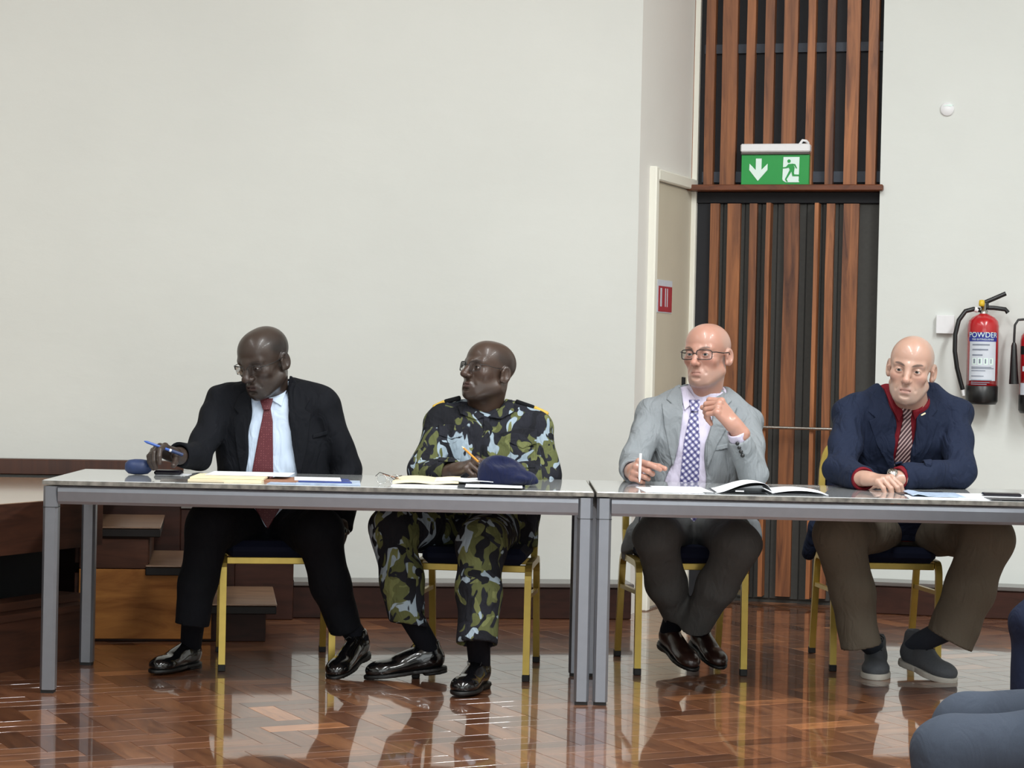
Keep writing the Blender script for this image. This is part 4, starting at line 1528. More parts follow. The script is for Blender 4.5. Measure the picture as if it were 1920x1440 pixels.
# ---- hand ----
def hand(wrist, fwd, dorsal, side, curl, spread=0.06, thumb=(40, 25, 25, 20), sc=1.0, forearm=None):
    """side: +1 if the thumb lies along cross(fwd, dorsal); curl: four (mcp, pip, dip) in degrees, index first"""
    w0 = np.asarray(wrist, float)
    f = nrm(fwd)
    dn = np.asarray(dorsal, float); dn = nrm(dn - f * (dn @ f))
    ac = np.cross(f, dn) * side
    P = []
    tips = []
    lens = [(.043, .026, .021), (.047, .030, .022), (.043, .028, .021), (.034, .021, .018)]
    offs = [.030, .0095, -.0105, -.0285]
    mets = [.088, .090, .085, .077]
    rads = [.0100, .0104, .0098, .0088]
    P.append(('+', cone(w0 - f * .03 * sc, w0 + f * .02 * sc, .026 * sc, .024 * sc), .012))
    for q in range(4):
        base = w0 + f * .012 * sc + ac * offs[q] * .55 * sc
        mcp = w0 + (f * mets[q] + ac * offs[q] + dn * (.004 - abs(offs[q]) * .12)) * sc
        P.append(('+', cone(base - dn * .003 * sc, mcp - dn * .004 * sc, .0165 * sc, .0115 * sc), .012))
        P.append(('+', ball(mcp, .0105 * sc), .006))
        ang = 0
        p = mcp
        fd = nrm(f + ac * spread * (1.5 - q))
        for s_, (L, c_) in enumerate(zip(lens[q], curl[q])):
            ang += R(c_)
            dr = fd * math.cos(ang) - dn * math.sin(ang)
            e = p + dr * L * sc
            r0 = rads[q] * (1, .93, .86)[s_] * sc; r1 = rads[q] * (.93, .86, .74)[s_] * sc
            P.append(('+', cone(p, e, r0, r1), .0035))
            p = e
        tips.append(p)
    tb = w0 + (f * .022 + ac * .022 - dn * .008) * sc
    out, dwn, b1, b2 = (R(a) for a in thumb)
    for s_, (L, r0, r1, da) in enumerate(((.046, .0155, .0125, 0), (.034, .0118, .0108, b1), (.027, .0104, .0085, b2))):
        out -= da
        dr = f * math.cos(out) * math.cos(dwn) + ac * math.sin(out) * math.cos(dwn) - dn * math.sin(dwn)
        e = tb + dr * L * sc
        P.append(('+', cone(tb, e, r0 * sc, r1 * sc), .008 if s_ == 0 else .004))
        tb = e
    tips.append(tb)
    if forearm is not None:
        P.append(('+', cone(np.asarray(forearm, float), w0, .038 * sc, .027 * sc), .012))
    return P, tips


# ---- shoes ----
def shoe(root, org, heel, toe_dir, pitch, L, mats, roll=0.0, wid=1.0, ankle=None, laces=True, sole_h=.022, hi=1.0, heelblock=True):
    """heel: bottom of the heel in the world; toe_dir: heading in radians (0 = towards the camera, + = image left); pitch: heel raised"""
    fw = np.array((-math.sin(toe_dir), -math.cos(toe_dir), 0.0))
    Rm = Matrix.Rotation(-toe_dir, 3, 'Z') @ Matrix.Rotation(pitch, 3, 'X') @ Matrix.Rotation(roll, 3, 'Y') @ Matrix(((1, 0, 0), (0, -1, 0), (0, 0, 1)))
    Rn = np.array(Rm)
    h0 = np.asarray(heel, float)
    k = L / .29

    def p(x, y, z): return h0 + Rn @ (np.array((x * wid, y, z)) * k)
    sh_ = sole_h
    P = [('+', ell(p(0, .048, sh_ + .030), np.array((.037 * wid, .048, .042)) * k, Rn), 0),
         ('+', ell(p(0, .115, sh_ + .026), np.array((.038 * wid, .075, .044 * hi)) * k, Rn), .03 * k),
         ('+', ell(p(0, .205, sh_ + .016), np.array((.047 * wid, .078, .031)) * k, Rn), .03 * k),
         ('+', ell(p(0, .235, sh_ + .010), np.array((.042 * wid, .052, .028)) * k, Rn), .02 * k),
         ('+', cone(p(0, .050, sh_ + .05), p(0, .050, sh_ + .078 * hi), .037 * k, .036 * k), .02 * k),
         ('+', cone(p(0, .085, sh_ + .055), p(0, .165, sh_ + .032), .030 * k, .024 * k), .015 * k),
         ('-', half(p(0, 0, sh_), -Rn[:, 2] * -1.0 * -1.0), .004)]
    if hi > 1.1:
        P.insert(-1, ('+', cone(p(0, .072, sh_ + .092), p(0, .135, sh_ + .050), .034 * k, .030 * k), .012 * k))
    P[-1] = ('-', half(p(0, 0, sh_ - .002), Rn[:, 2]), .003)
    P.append(('-', ell(p(0, .048, sh_ + .115 * hi), np.array((.030, .036, .030)) * k, Rn), .004))
    V, F = sculpt(P, .0042)
    sh = link_mesh('shoe', np_mesh('shoe', V - org, F), mats[0], root)
    # sole
    Q = [('+', ell(p(0, .055, 0), np.array((.039 * wid, .060, .2)) * k, Rn), 0), ('+', ell(p(0, .205, 0), np.array((.051 * wid, .092, .2)) * k, Rn), .04),
         ('+', rbox(p(0, .12, 0), np.array((.034 * wid, .08, .2)) * k, Rn), .03)]
    b0 = np.full(3, 0.0)
    fs_ = [('-', half(p(0, 0, sh_), -Rn[:, 2]), .002), ('-', half(p(0, 0, .008 if heelblock else 0), Rn[:, 2]), .002)]
    lo = np.min([p(x, y, z) for x in (-.06, .06) for y in (-.02, .31) for z in (-.01, .04)], 0); hi_ = np.max([p(x, y, z) for x in (-.06, .06) for y in (-.02, .31) for z in (-.01, .04)], 0)
    ax = [np.arange(l, hh, .0036) for l, hh in zip(lo, hi_)]
    V, F = nets(field(Q + fs_, *ax), *ax)
    so = link_mesh('sole', np_mesh('sole', relax(V, F, 1) - org, F), mats[1], sh)
    if heelblock:
        ax = [np.arange(l, hh, .0036) for l, hh in zip(lo, hi_)]
        H = [('+', ell(p(0, .048, 0), np.array((.039 * wid, .052, .2)) * k, Rn), 0), ('-', half(p(0, .085, 0), -Rn[:, 1]), .002), ('-', half(p(0, 0, .012), -Rn[:, 2]), .001), ('-', half(p(0, 0, -.002), Rn[:, 2]), .001)]
        V, F = nets(field(H, *ax), *ax)
        if len(V): link_mesh('heel', np_mesh('heel', relax(V, F, 1) - org, F), mats[1], sh)
    if laces:
        mb = MB()
        zo = 0 if hi < 1.1 else .036
        for q in range(4):
            y, z = (.098 + .02 * q, sh_ + .074 - .010 * q) if hi < 1.1 else (.098 + .017 * q, sh_ + .114 - .0125 * q)
            mb.tube([p(-.020, y, z - .006) - org, p(-.008, y + .004, z + .001) - org, p(.008, y + .004, z + .001) - org, p(.020, y, z - .006) - org], .0023 * k, 6)
        for t in (-1, 1):
            lp = [p(0, .098, sh_ + .078 + zo), p(t * .012, .104, sh_ + .088 + zo), p(t * .026, .112, sh_ + .078 + zo), p(t * .022, .118, sh_ + .066 + zo), p(0, .104, sh_ + .075 + zo)]
            mb.tube([q - org for q in lp], .002 * k, 6)
        mb.build('laces', mats[2], sh)
    return sh, p(0, .05, sh_ + .06)


# ---- a clothed, seated person ----
def px3(t): return at(t[0], t[1], t[2])


def XZ(pts, Y): return [(q[0], q[2]) for q in (at(a, b, Y) for a, b in pts)]


def add(root, org, name, VF, mat, parent=None):
    V, F = VF
    return link_mesh(name, np_mesh(name, V - org, F), mat, parent or root)


def rows_w(rows):
    out = []
    for py, xl, xr, Y, b in rows:
        a, c_ = at(xl, py, Y), at(xr, py, Y)
        out.append(((a[2] + c_[2]) / 2, (a[0] + c_[0]) / 2, Y, (c_[0] - a[0]) / 2, b))
    t = max(out)
    out += [(t[0] + .012, t[1], t[2], t[3] * .86, t[4] * .84), (t[0] + .026, t[1], t[2], t[3] * .55, t[4] * .5)]
    return out


def limb(pts, k=.02):
    """pts: (px, py, Y, r)"""
    out = []
    for p, q in zip(pts[:-1], pts[1:]):
        out.append(('+', cone(px3(p), px3(q), p[3], q[3]), k))
    return out

# ------------------------------------------------------------------ the people
SK_D1 = (.041, .027, .021); SK_D2 = (.060, .036, .026)
SK_F1 = (.45, .235, .175); SK_F2 = (.44, .265, .20)


def seated(d):
    pel = px3(d['pelvis'])
    org = np.array((pel[0], pel[1], 0.0))
    root = empty('person', tuple(org), d['label'], 'person', None)
    H = d['head']
    neck = H.nb
    # --- body: one skin surface from the head to the ankles
    hp, tips = [], []
    fine = [[], [], []]
    c = H.C
    nlow = neck[2] - .04
    for q, (l, h_) in enumerate(((c[0] - .15, c[0] + .15), (c[1] - .17, c[1] + .17), (nlow, c[2] + .16))): fine[q].append((l, h_, .0020))
    for hd_ in d['hands']:
        P, tp_ = hand(**hd_)
        hp += P; tips.append(tp_)
        lo = np.min([x[1][1] for x in P[1:]], 0); hi_ = np.max([x[1][2] for x in P[1:]], 0)
        for q in range(3): fine[q].append((lo[q] - .005, hi_[q] + .005, .0022))
    core = [('+', cone(neck - np.array((0, 0, .02)), pel + np.array((0, 0, .02)), .07, .10), 0)]
    for arm, hd_ in zip(d['arms'], d['hands']):
        pts = [px3(p) for p in arm]
        core.append(('+', cone(neck - np.array((0, 0, .08)), pts[0], .05, .045), .02))
        for a, b in zip(pts[:-1], pts[1:]): core.append(('+', cone(a, b, .034, .028), .015))
        core.append(('+', cone(pts[-1], np.asarray(hd_['wrist'], float), .028, .025), .01))
    for leg in d['legs']:
        pts = [px3(p) for p in leg['pts']]
        pts[-1] = pts[-1] - nrm(pts[-1] - pts[-2]) * .06
        core.append(('+', cone(pel, pts[0], .08, .06), .02))
        for a, b in zip(pts[:-1], pts[1:]): core.append(('+', cone(a, b, .045, .034), .02))
    V, F = sculpt(core + H.prims() + hp, .014, fine, 1)
    col = H.colour(V, *d['tint'])
    # paler palms and nails
    for tp_ in tips:
        for t in tp_:
            m = np.clip(1 - np.linalg.norm(V - t, axis=1) / .011, 0, 1)[:, None] * .5
            col = col * (1 - m) + np.minimum(col * np.array((1.7, 1.35, 1.3)), .75) * m
    link_mesh('body', np_mesh('body', V - org, F, col), M[d['skin']], root)
    eyes(H, root, d['iris'], org, d.get('look', (0, 0)))
    # --- upper garments
    rw = rows_w(d['rows'])
    yc = float(np.mean([r_[2] for r_ in rw]))
    Yf = d['Yf']
    tor = [('+', loft(rw), 0)]
    for s_ in d['yoke']: tor.append(('+', cone(px3(s_[0]), px3(s_[1]), s_[0][3], s_[1][3]), .035))
    ncut = ('-', cone(neck - np.array((0, 0, .05)), H.p(0, -.028, -.02), H.nr[1] + .010, H.nr[0] + .010), .008)
    tor0 = list(tor)
    full = list(tor)
    opn = []
    if d.get('open'): opn = [('-', prismXZ(XZ(d['open'], Yf), yc - .6, yc + .02), .010)]
    for a in d['arms']: full += limb(a, .014)
    full += d.get('extra', [])
    lo = np.array((-9, -9, -9)); hi_ = -lo
    full.append(('w', folds(lo, hi_, d.get('fold', .0036), 55, d['seed']), 0))
    for ci, arm in enumerate(d['arms']):      # sleeve mouths
        a, b = px3(arm[-2]), px3(arm[-1])
        full.append(('-', rbox(b + nrm(b - a) * .0275, (arm[-1][3] + .006, arm[-1][3] + .006, .0275), frame_z(b - a), .002), .002))
        full.append(('-', cone(b - nrm(b - a) * .005, b + nrm(b - a) * .02, arm[-1][3] * .76, arm[-1][3] * .82), .002))
    jk = tor + [ncut] + opn + full[len(tor):]
    for q in d.get('cut', []): jk.append(q)
    g = add(root, org, d['top_name'], sculpt(jk, .0050), M[d['top']])
    inn = [('+', loft([(z, x, y, a - .012, b - .012) for z, x, y, a, b in rw]), 0)]
    for s_ in d['yoke']: inn.append(('+', cone(px3(s_[0]), px3(s_[1]), max(.02, s_[0][3] - .014), max(.02, s_[1][3] - .014)), .035))
    inn.append(('+', cone(neck - np.array((0, 0, .03)), neck + nrm(H.p(0, -.028, -.05) - neck) * d.get('stub', .068), H.nr[1] + .016, H.nr[1] + .006), .02))
    inn.append(('-', half(neck + nrm(H.p(0, -.028, -.05) - neck) * (d.get('stub', .068) - .006), -nrm(H.p(0, -.028, -.05) - neck)), .002))
    if d.get('shirt'):
        sh_prims = inn + [('-', cone(neck, H.p(0, -.028, -.02), H.nr[1] + .003, H.nr[0] + .003), .003)]
        sh = add(root, org, 'shirt', sculpt(sh_prims + [('w', folds(lo, hi_, .0016, 70, d['seed'] + 3), 0)], .005), M[d['shirt']])
        for k_, poly in enumerate(d.get('collar', [])):
            add(root, org, 'collar_flap', shell(inn, XZ(poly, Yf + .03), .0015, .0085, yc - .32, yc - .03, .0022), M[d['shirt']], sh)
        for a, b, r0, r1 in d.get('cuffs', []):
            add(root, org, 'cuff', sculpt([('+', cone(px3(a), px3(b), r0, r1), 0), ('-', half(px3(b), px3(a) - px3(b)), .002), ('-', cone(px3(b), px3(b) * 1.5 - px3(a) * .5, r1 * .8, r1 * .85), .001)], .003), M[d['shirt']], sh)
    if d.get('tie'):
        t_ = add(root, org, 'tie', shell(inn, XZ(d['tie'], Yf), -.004, .0075, yc - .35, yc, .0025), M[d['tie_mat']])
        add(root, org, 'tie_knot', shell(inn, XZ(d['knot'], Yf), -.004, .017, yc - .35, yc, .0025), M[d['tie_mat']], t_)
    for nm, poly, t0, t1, mt in d.get('patches', []):
        add(root, org, nm, shell(full[:-1 - 2 * len(d['arms'])], XZ(poly, Yf), t0, t1, yc - .38, yc + .0, .0028), M[mt or d['top']], g)
    # --- trousers, socks and shoes
    tp_ = [('+', ell(pel, (.185, .15, .115)), 0)]
    for leg in d['legs']:
        tp_.append(('+', cone(pel + np.array((np.sign(px3(leg['pts'][0])[0] - pel[0]) * .06, 0, 0)), px3(leg['pts'][0]), .10, leg['pts'][0][3]), .04))
        tp_ += limb(leg['pts'], .035)
        a, b = px3(leg['pts'][-2]), px3(leg['pts'][-1])
        tp_.append(('hem', (b, nrm(b - a), leg.get('hemtilt', (0, 0, 0))), 0))
    pr = [q for q in tp_ if q[0] != 'hem']
    pr.append(('w', folds(lo, hi_, .0032, 38, d['seed'] + 9, (.4, .4, 1)), 0))
    for leg in d['legs']:
        b = px3(leg['pts'][-1]); a = px3(leg['pts'][-2])
        n_ = nrm(nrm(b - a) + np.array(leg.get('hemtilt', (0, 0, 0))))
        r_ = leg['pts'][-1][3]
        # cut each leg off at its hem with a disc, and hollow the end
        pr.append(('-', cone(b + n_ * (r_ + .002), b + n_ * (r_ + .06), r_ + .012, r_ + .03) if False else rbox(b + n_ * .06, (.11, .11, .06), frame_z(n_), .003), .003))
        pr.append(('-', cone(b - n_ * .035, b + n_ * .02, r_ * .80, r_ * .86), .003))
    add(root, org, 'trousers', sculpt(pr, .0062), M[d['trousers']])
    for leg in d['legs']:
        s_ = leg['shoe']
        so, ank = shoe(root, org, s_['heel'], s_['dir'], s_['pitch'], s_['L'], [M[q] for q in s_['mats']], s_.get('roll', 0), s_.get('wid', 1), laces=s_.get('laces', True), sole_h=s_.get('sole', .022), hi=s_.get('hi', 1.0), heelblock=s_.get('hb', True))
        b = px3(leg['pts'][-1]); a = px3(leg['pts'][-2])
        top = b - nrm(b - a) * .06
        add(root, org, 'sock', sculpt([('+', cone(top, ank, .046, .040), 0)], .005), M[leg['sock']])
    return root, org, g, H


def frame_z(n):
    n = nrm(n)
    u = nrm(np.cross(n, (0, 1, 0) if abs(n[1]) < .9 else (1, 0, 0)))
    return np.stack([u, np.cross(n, u), n], 1)


def ring_watch(root, org, c, axis, r, mat_band, mat_face, face_dir):
    c = np.asarray(c, float); Fz = frame_z(axis)
    pts = [tuple(c - org + (Fz[:, 0] * math.cos(a) + Fz[:, 1] * math.sin(a)) * r) for a in [i * math.pi / 12 for i in range(25)]]
    wt = MB().tube(pts, .0065, 6, 1.6).build('wristwatch', mat_band, root)
    fd = nrm(face_dir)
    Mf = Matrix(frame_z(fd)).to_4x4(); Mf.translation = Vector(c - org + fd * (r + .004))
    MB().lathe([(0, -.004), (.017, -.004), (.018, 0), (.016, .004), (0, .004)], 20, Mf).build('watch_face', mat_face, wt)


deg = R
# ================================================================= 1: black suit
h1 = Head(at(494, 675, 8.06), deg(33), deg(19), deg(-2), 1.10, at(507, 752, 8.17), (.062, .068), wide=1.0, lid=.0034, jaw=1.08, nose=1.22, lips=1.35, brow=1.15, frown=.003)
root1, org1, jk1, _ = seated(dict(
    label='bald person in a black suit and maroon tie, looking down over a blue pen', seed=1, pelvis=(505, 1000, 8.22), head=h1, Yf=8.04,
    skin='skin_dark', tint=(SK_D1, (.045, .022, .020), ((.008, .006, .006), .8), ((.018, .013, .012), .5), ((.018, .014, .013), .5)), iris=(.02, .01, .006), look=(0, -.25),
    rows=[(738, 440, 600, 8.16, .085), (765, 415, 618, 8.16, .115), (810, 408, 620, 8.16, .125), (870, 405, 618, 8.16, .125), (930, 402, 622, 8.17, .13), (985, 402, 632, 8.18, .14), (1012, 402, 632, 8.18, .14)],
    yoke=[((418, 752, 8.15, .062), (470, 732, 8.18, .045)), ((602, 756, 8.15, .062), (548, 727, 8.18, .045)), ((418, 752, 8.15, .062), (602, 756, 8.15, .062))],
    arms=[[(413, 762, 8.14, .064), (371, 855, 7.99, .054), (336, 853, 7.80, .046)], [(604, 764, 8.14, .068), (650, 880, 8.17, .062), (640, 992, 8.03, .046)]],
    hands=[dict(wrist=at(327, 853, 7.77), fwd=(-.50, -.80, .30), dorsal=(-.25, .1, 1), side=-1, curl=[(38, 42, 22), (46, 46, 24), (50, 48, 24), (52, 46, 24)], thumb=(42, 42, 10, 10), sc=1.08, spread=.10),
           dict(wrist=at(638, 1000, 8.0), fwd=(-.10, -.18, -1), dorsal=(1, -.3, 0), side=1, curl=[(20, 28, 15)] * 4, thumb=(25, 15, 15, 10), sc=1.05)],
    open=[(478, 690), (471, 740), (469, 790), (463, 860), (456, 945), (440, 1040), (575, 1040), (566, 945), (556, 880), (546, 825), (538, 750), (532, 690)],
    top='suit_black', top_name='suit_jacket', shirt='shirt_blue',
    collar=[[(530, 697), (538, 716), (529, 762), (503, 746), (512, 732), (522, 716)], [(470, 737), (494, 747), (481, 757), (471, 752)]],
    tie=[(494, 764), (506, 764), (511, 790), (512, 885), (517, 920), (525, 952), (502, 992), (475, 950), (470, 910), (473, 880), (484, 820), (491, 785)],
    knot=[(485, 748), (511, 747), (506, 768), (493, 769)], tie_mat='tie_red',
    patches=[('lapel', [(536, 700), (556, 722), (580, 750), (570, 768), (582, 776), (575, 840), (560, 905), (548, 835), (540, 760)], -.002, .006, None),
             ('lapel', [(470, 722), (446, 742), (436, 765), (446, 775), (436, 785), (444, 850), (456, 915), (464, 850), (468, 780)], -.002, .006, None),
             ('pocket_flap', [(585, 815), (612, 808), (612, 816), (585, 823)], -.002, .005, None)],
    trousers='trouser_black',
    legs=[dict(pts=[(455, 992, 8.12, .105), (392, 985, 7.84, .084), (372, 1090, 7.82, .068), (360, 1172, 7.82, .064)], sock='sock',
               shoe=dict(heel=on_z(368, 1252, 0) + np.array((0, .04, 0)), dir=deg(26), pitch=0, L=.29, mats=('shoe_black', 'sole_black', 'rubber'), laces=False)),
          dict(pts=[(555, 992, 8.12, .105), (598, 1000, 7.86, .088), (620, 1095, 7.90, .072), (648, 1178, 7.96, .064)], sock='sock',
               shoe=dict(heel=on_z(672, 1262, 0) + np.array((.02, .10, .055)), dir=deg(22), pitch=deg(13), L=.29, mats=('shoe_black', 'sole_black', 'rubber')))]))
spectacles(h1, root1, org1, M['black'], .026, .016, zc=-.006, r=.0012, half_rim=True, square=.7)
ring_watch(root1, org1, at(638, 996, 8.01), (-.1, -.2, -1), .031, M['black'], M['chrome'], (.35, -1, .1))
# pen held in the hand
pa, pb = at(270, 827, 7.64), at(343, 853, 7.68)
pn_ = empty('pen', tuple((pa + pb) / 2), 'blue pen held in the raised hand of the person in the black suit', 'pen')
oc = (pa + pb) / 2
MB().tube([pa - oc, pa * .92 + pb * .08 - oc, pa * .35 + pb * .65 - oc], [.0012, .005, .005], 10).build('barrel', M['pen_blue'], pn_)
MB().tube([pa * .35 + pb * .65 - oc, pa * .30 + pb * .70 - oc], .0058, 10).build('ring', M['white'], pn_)
MB().tube([pa * .30 + pb * .70 - oc, pb - oc], .0064, 10).build('cap', M['case_blue'], pn_)

# ================================================================= 2: camouflage uniform
h2 = Head(at(915, 695, 8.12), deg(49), deg(-11), deg(0), 1.03, at(908, 765, 8.17), (.062, .070), wide=1.03, lid=.0042, jaw=1.1, nose=1.25, lips=1.45, brow=1.2, frown=.006)
root2, org2, jk2, _ = seated(dict(
    label='bald person in a green camouflage uniform with gold shoulder tabs, looking left', seed=2, pelvis=(885, 992, 8.20), head=h2, Yf=8.03,
    skin='skin_dark', tint=(SK_D2, (.075, .036, .032), ((.016, .011, .010), .7), ((.014, .010, .009), .6), ((.030, .020, .017), .5)), iris=(.02, .01, .006),
    rows=[(770, 850, 985, 8.16, .085), (795, 822, 1010, 8.16, .12), (840, 815, 1012, 8.15, .13), (890, 815, 1012, 8.15, .135), (950, 800, 1012, 8.15, .145), (1010, 796, 1010, 8.17, .145), (1022, 798, 1008, 8.17, .14)],
    yoke=[((832, 792, 8.15, .066), (880, 768, 8.18, .042)), ((1002, 800, 8.15, .066), (945, 770, 8.18, .042)), ((832, 792, 8.15, .066), (1002, 800, 8.15, .066))],
    arms=[[(829, 800, 8.14, .066), (794, 886, 8.02, .060), (846, 883, 7.84, .046)], [(1005, 808, 8.14, .066), (1022, 893, 8.08, .062), (955, 893, 7.90, .048)]],
    hands=[dict(wrist=at(853, 882, 7.80), fwd=(.62, -.62, .30), dorsal=(-.1, -.45, .85), side=-1, curl=[(46, 58, 25), (56, 64, 30), (62, 66, 32), (66, 66, 32)], thumb=(30, 35, 10, 15), sc=1.10),
           dict(wrist=at(948, 893, 7.87), fwd=(-1, -.3, -.05), dorsal=(0, -.4, 1), side=1, curl=[(30, 40, 20)] * 4, thumb=(35, 20, 15, 15), sc=1.05)],
    top='camo', top_name='uniform_shirt', fold=.0042,
    patches=[('collar_flap', [(868, 758), (884, 764), (908, 782), (892, 788), (862, 776), (858, 764)], -.002, .010, None), ('collar_flap', [(951, 742), (962, 752), (964, 772), (940, 786), (914, 782), (934, 770), (944, 756)], -.002, .012, None),
             ('button_placket', [(906, 784), (918, 784), (918, 1005), (904, 1005)], -.002, .004, None),
             ('pocket_flap', [(822, 796), (868, 797), (867, 818), (845, 824), (822, 816)], -.002, .005, None), ('pocket_flap', [(955, 800), (1008, 806), (1006, 832), (980, 842), (955, 830)], -.002, .005, None),
             ('pocket', [(824, 820), (866, 822), (865, 862), (824, 860)], -.002, .003, None), ('pocket', [(957, 834), (1004, 840), (1003, 876), (957, 872)], -.002, .003, None)],
    trousers='camo',
    legs=[dict(pts=[(845, 990, 8.10, .105), (738, 992, 7.86, .086), (752, 1085, 7.80, .077), (768, 1172, 7.77, .068)], hemtilt=(-.35, 0, .0), sock='sock',
               shoe=dict(heel=on_z(836, 1272, 0) + np.array((.0, .0, .026)), dir=deg(76), pitch=deg(6), L=.305, mats=('shoe_black', 'sole_black', 'rubber'))),
          dict(pts=[(925, 992, 8.10, .105), (903, 1020, 7.66, .090), (898, 1110, 7.56, .078), (894, 1208, 7.50, .074)], sock='sock',
               shoe=dict(heel=on_z(905, 1296, 0) + np.array((.0, .12, .0)), dir=deg(16), pitch=0, L=.30, mats=('shoe_black', 'sole_black', 'rubber')))]))
spectacles(h2, root2, org2, M['black'], .026, .018, zc=-.003, r=.0010, square=.6)
for (a, b, c_) in (((862, 748), (835, 755), (812, 766)), ((968, 755), (1000, 766), (1028, 779))):
    A_, B_, C_ = at(*a, 8.16), at(*b, 8.16), at(*c_, 8.16)
    for nm, p, q, mt in (('epaulette', A_, B_, 'epaulette'), ('rank_tab', B_, C_, 'gold_braid')):
        dx = nrm(q - p)
        Rm_ = np.stack([dx, np.array((0, 1., 0)), np.cross(dx, (0, 1, 0))], 1)
        V, F = sculpt([('+', rbox((p + q) / 2 + np.array((0, 0, .004)), (np.linalg.norm(q - p) / 2 + (.004 if nm == 'epaulette' else 0), .028, .009), Rm_, .006), 0)], .003)
        add(root2, org2, nm, (V, F), M[mt])
# pencil
pa, pb = at(866, 837, 7.74), at(897, 866, 7.71)
pc = empty('pencil', tuple((pa + pb) / 2), 'yellow pencil held in the fist of the person in camouflage', 'pencil')
oc = (pa + pb) / 2
MB().tube([pa * .88 + pb * .12 - oc, pb - oc], .0042, 6).build('shaft', M['pencil'], pc)
MB().tube([pa - oc, pa * .88 + pb * .12 - oc], [.0012, .0042], 6).build('tip', M['manila'], pc)

# beret lying on the papers
bc = at(945, 892, 7.50)
bo = np.array((bc[0], bc[1], TZ + .0078))
BP = [('+', ell(bo + np.array((-.015, .03, .050)), (.080, .085, .052)), 0), ('+', ell(bo + np.array((.055, -.005, .026)), (.062, .075, .027)), .04), ('+', cone(bo + np.array((-.07, .0, .02)), bo + np.array((.03, -.02, .014)), .022, .014), .03),
      ('+', cone(bo + np.array((.03, -.03, .012)), bo + np.array((.115, -.02, .012)), .014, .010), .02),
      ('-', ell(bo + np.array((-.005, -.045, .088)), (.045, .05, .024)), .018), ('-', cone(bo + np.array((.03, -.085, .07)), bo + np.array((.085, -.06, .045)), .016, .012), .02), ('w', folds((-9,) * 3, (9,) * 3, .002, 45, 5), 0), ('-', half(bo, (0, 0, 1)), .002)]
V, F = sculpt(BP, .0035)
tag(link_mesh('beret', np_mesh('beret', V - bo, F), M['beret'], None, tuple(bo)), 'navy blue wool beret lying on the papers before the camouflage uniform', 'beret')

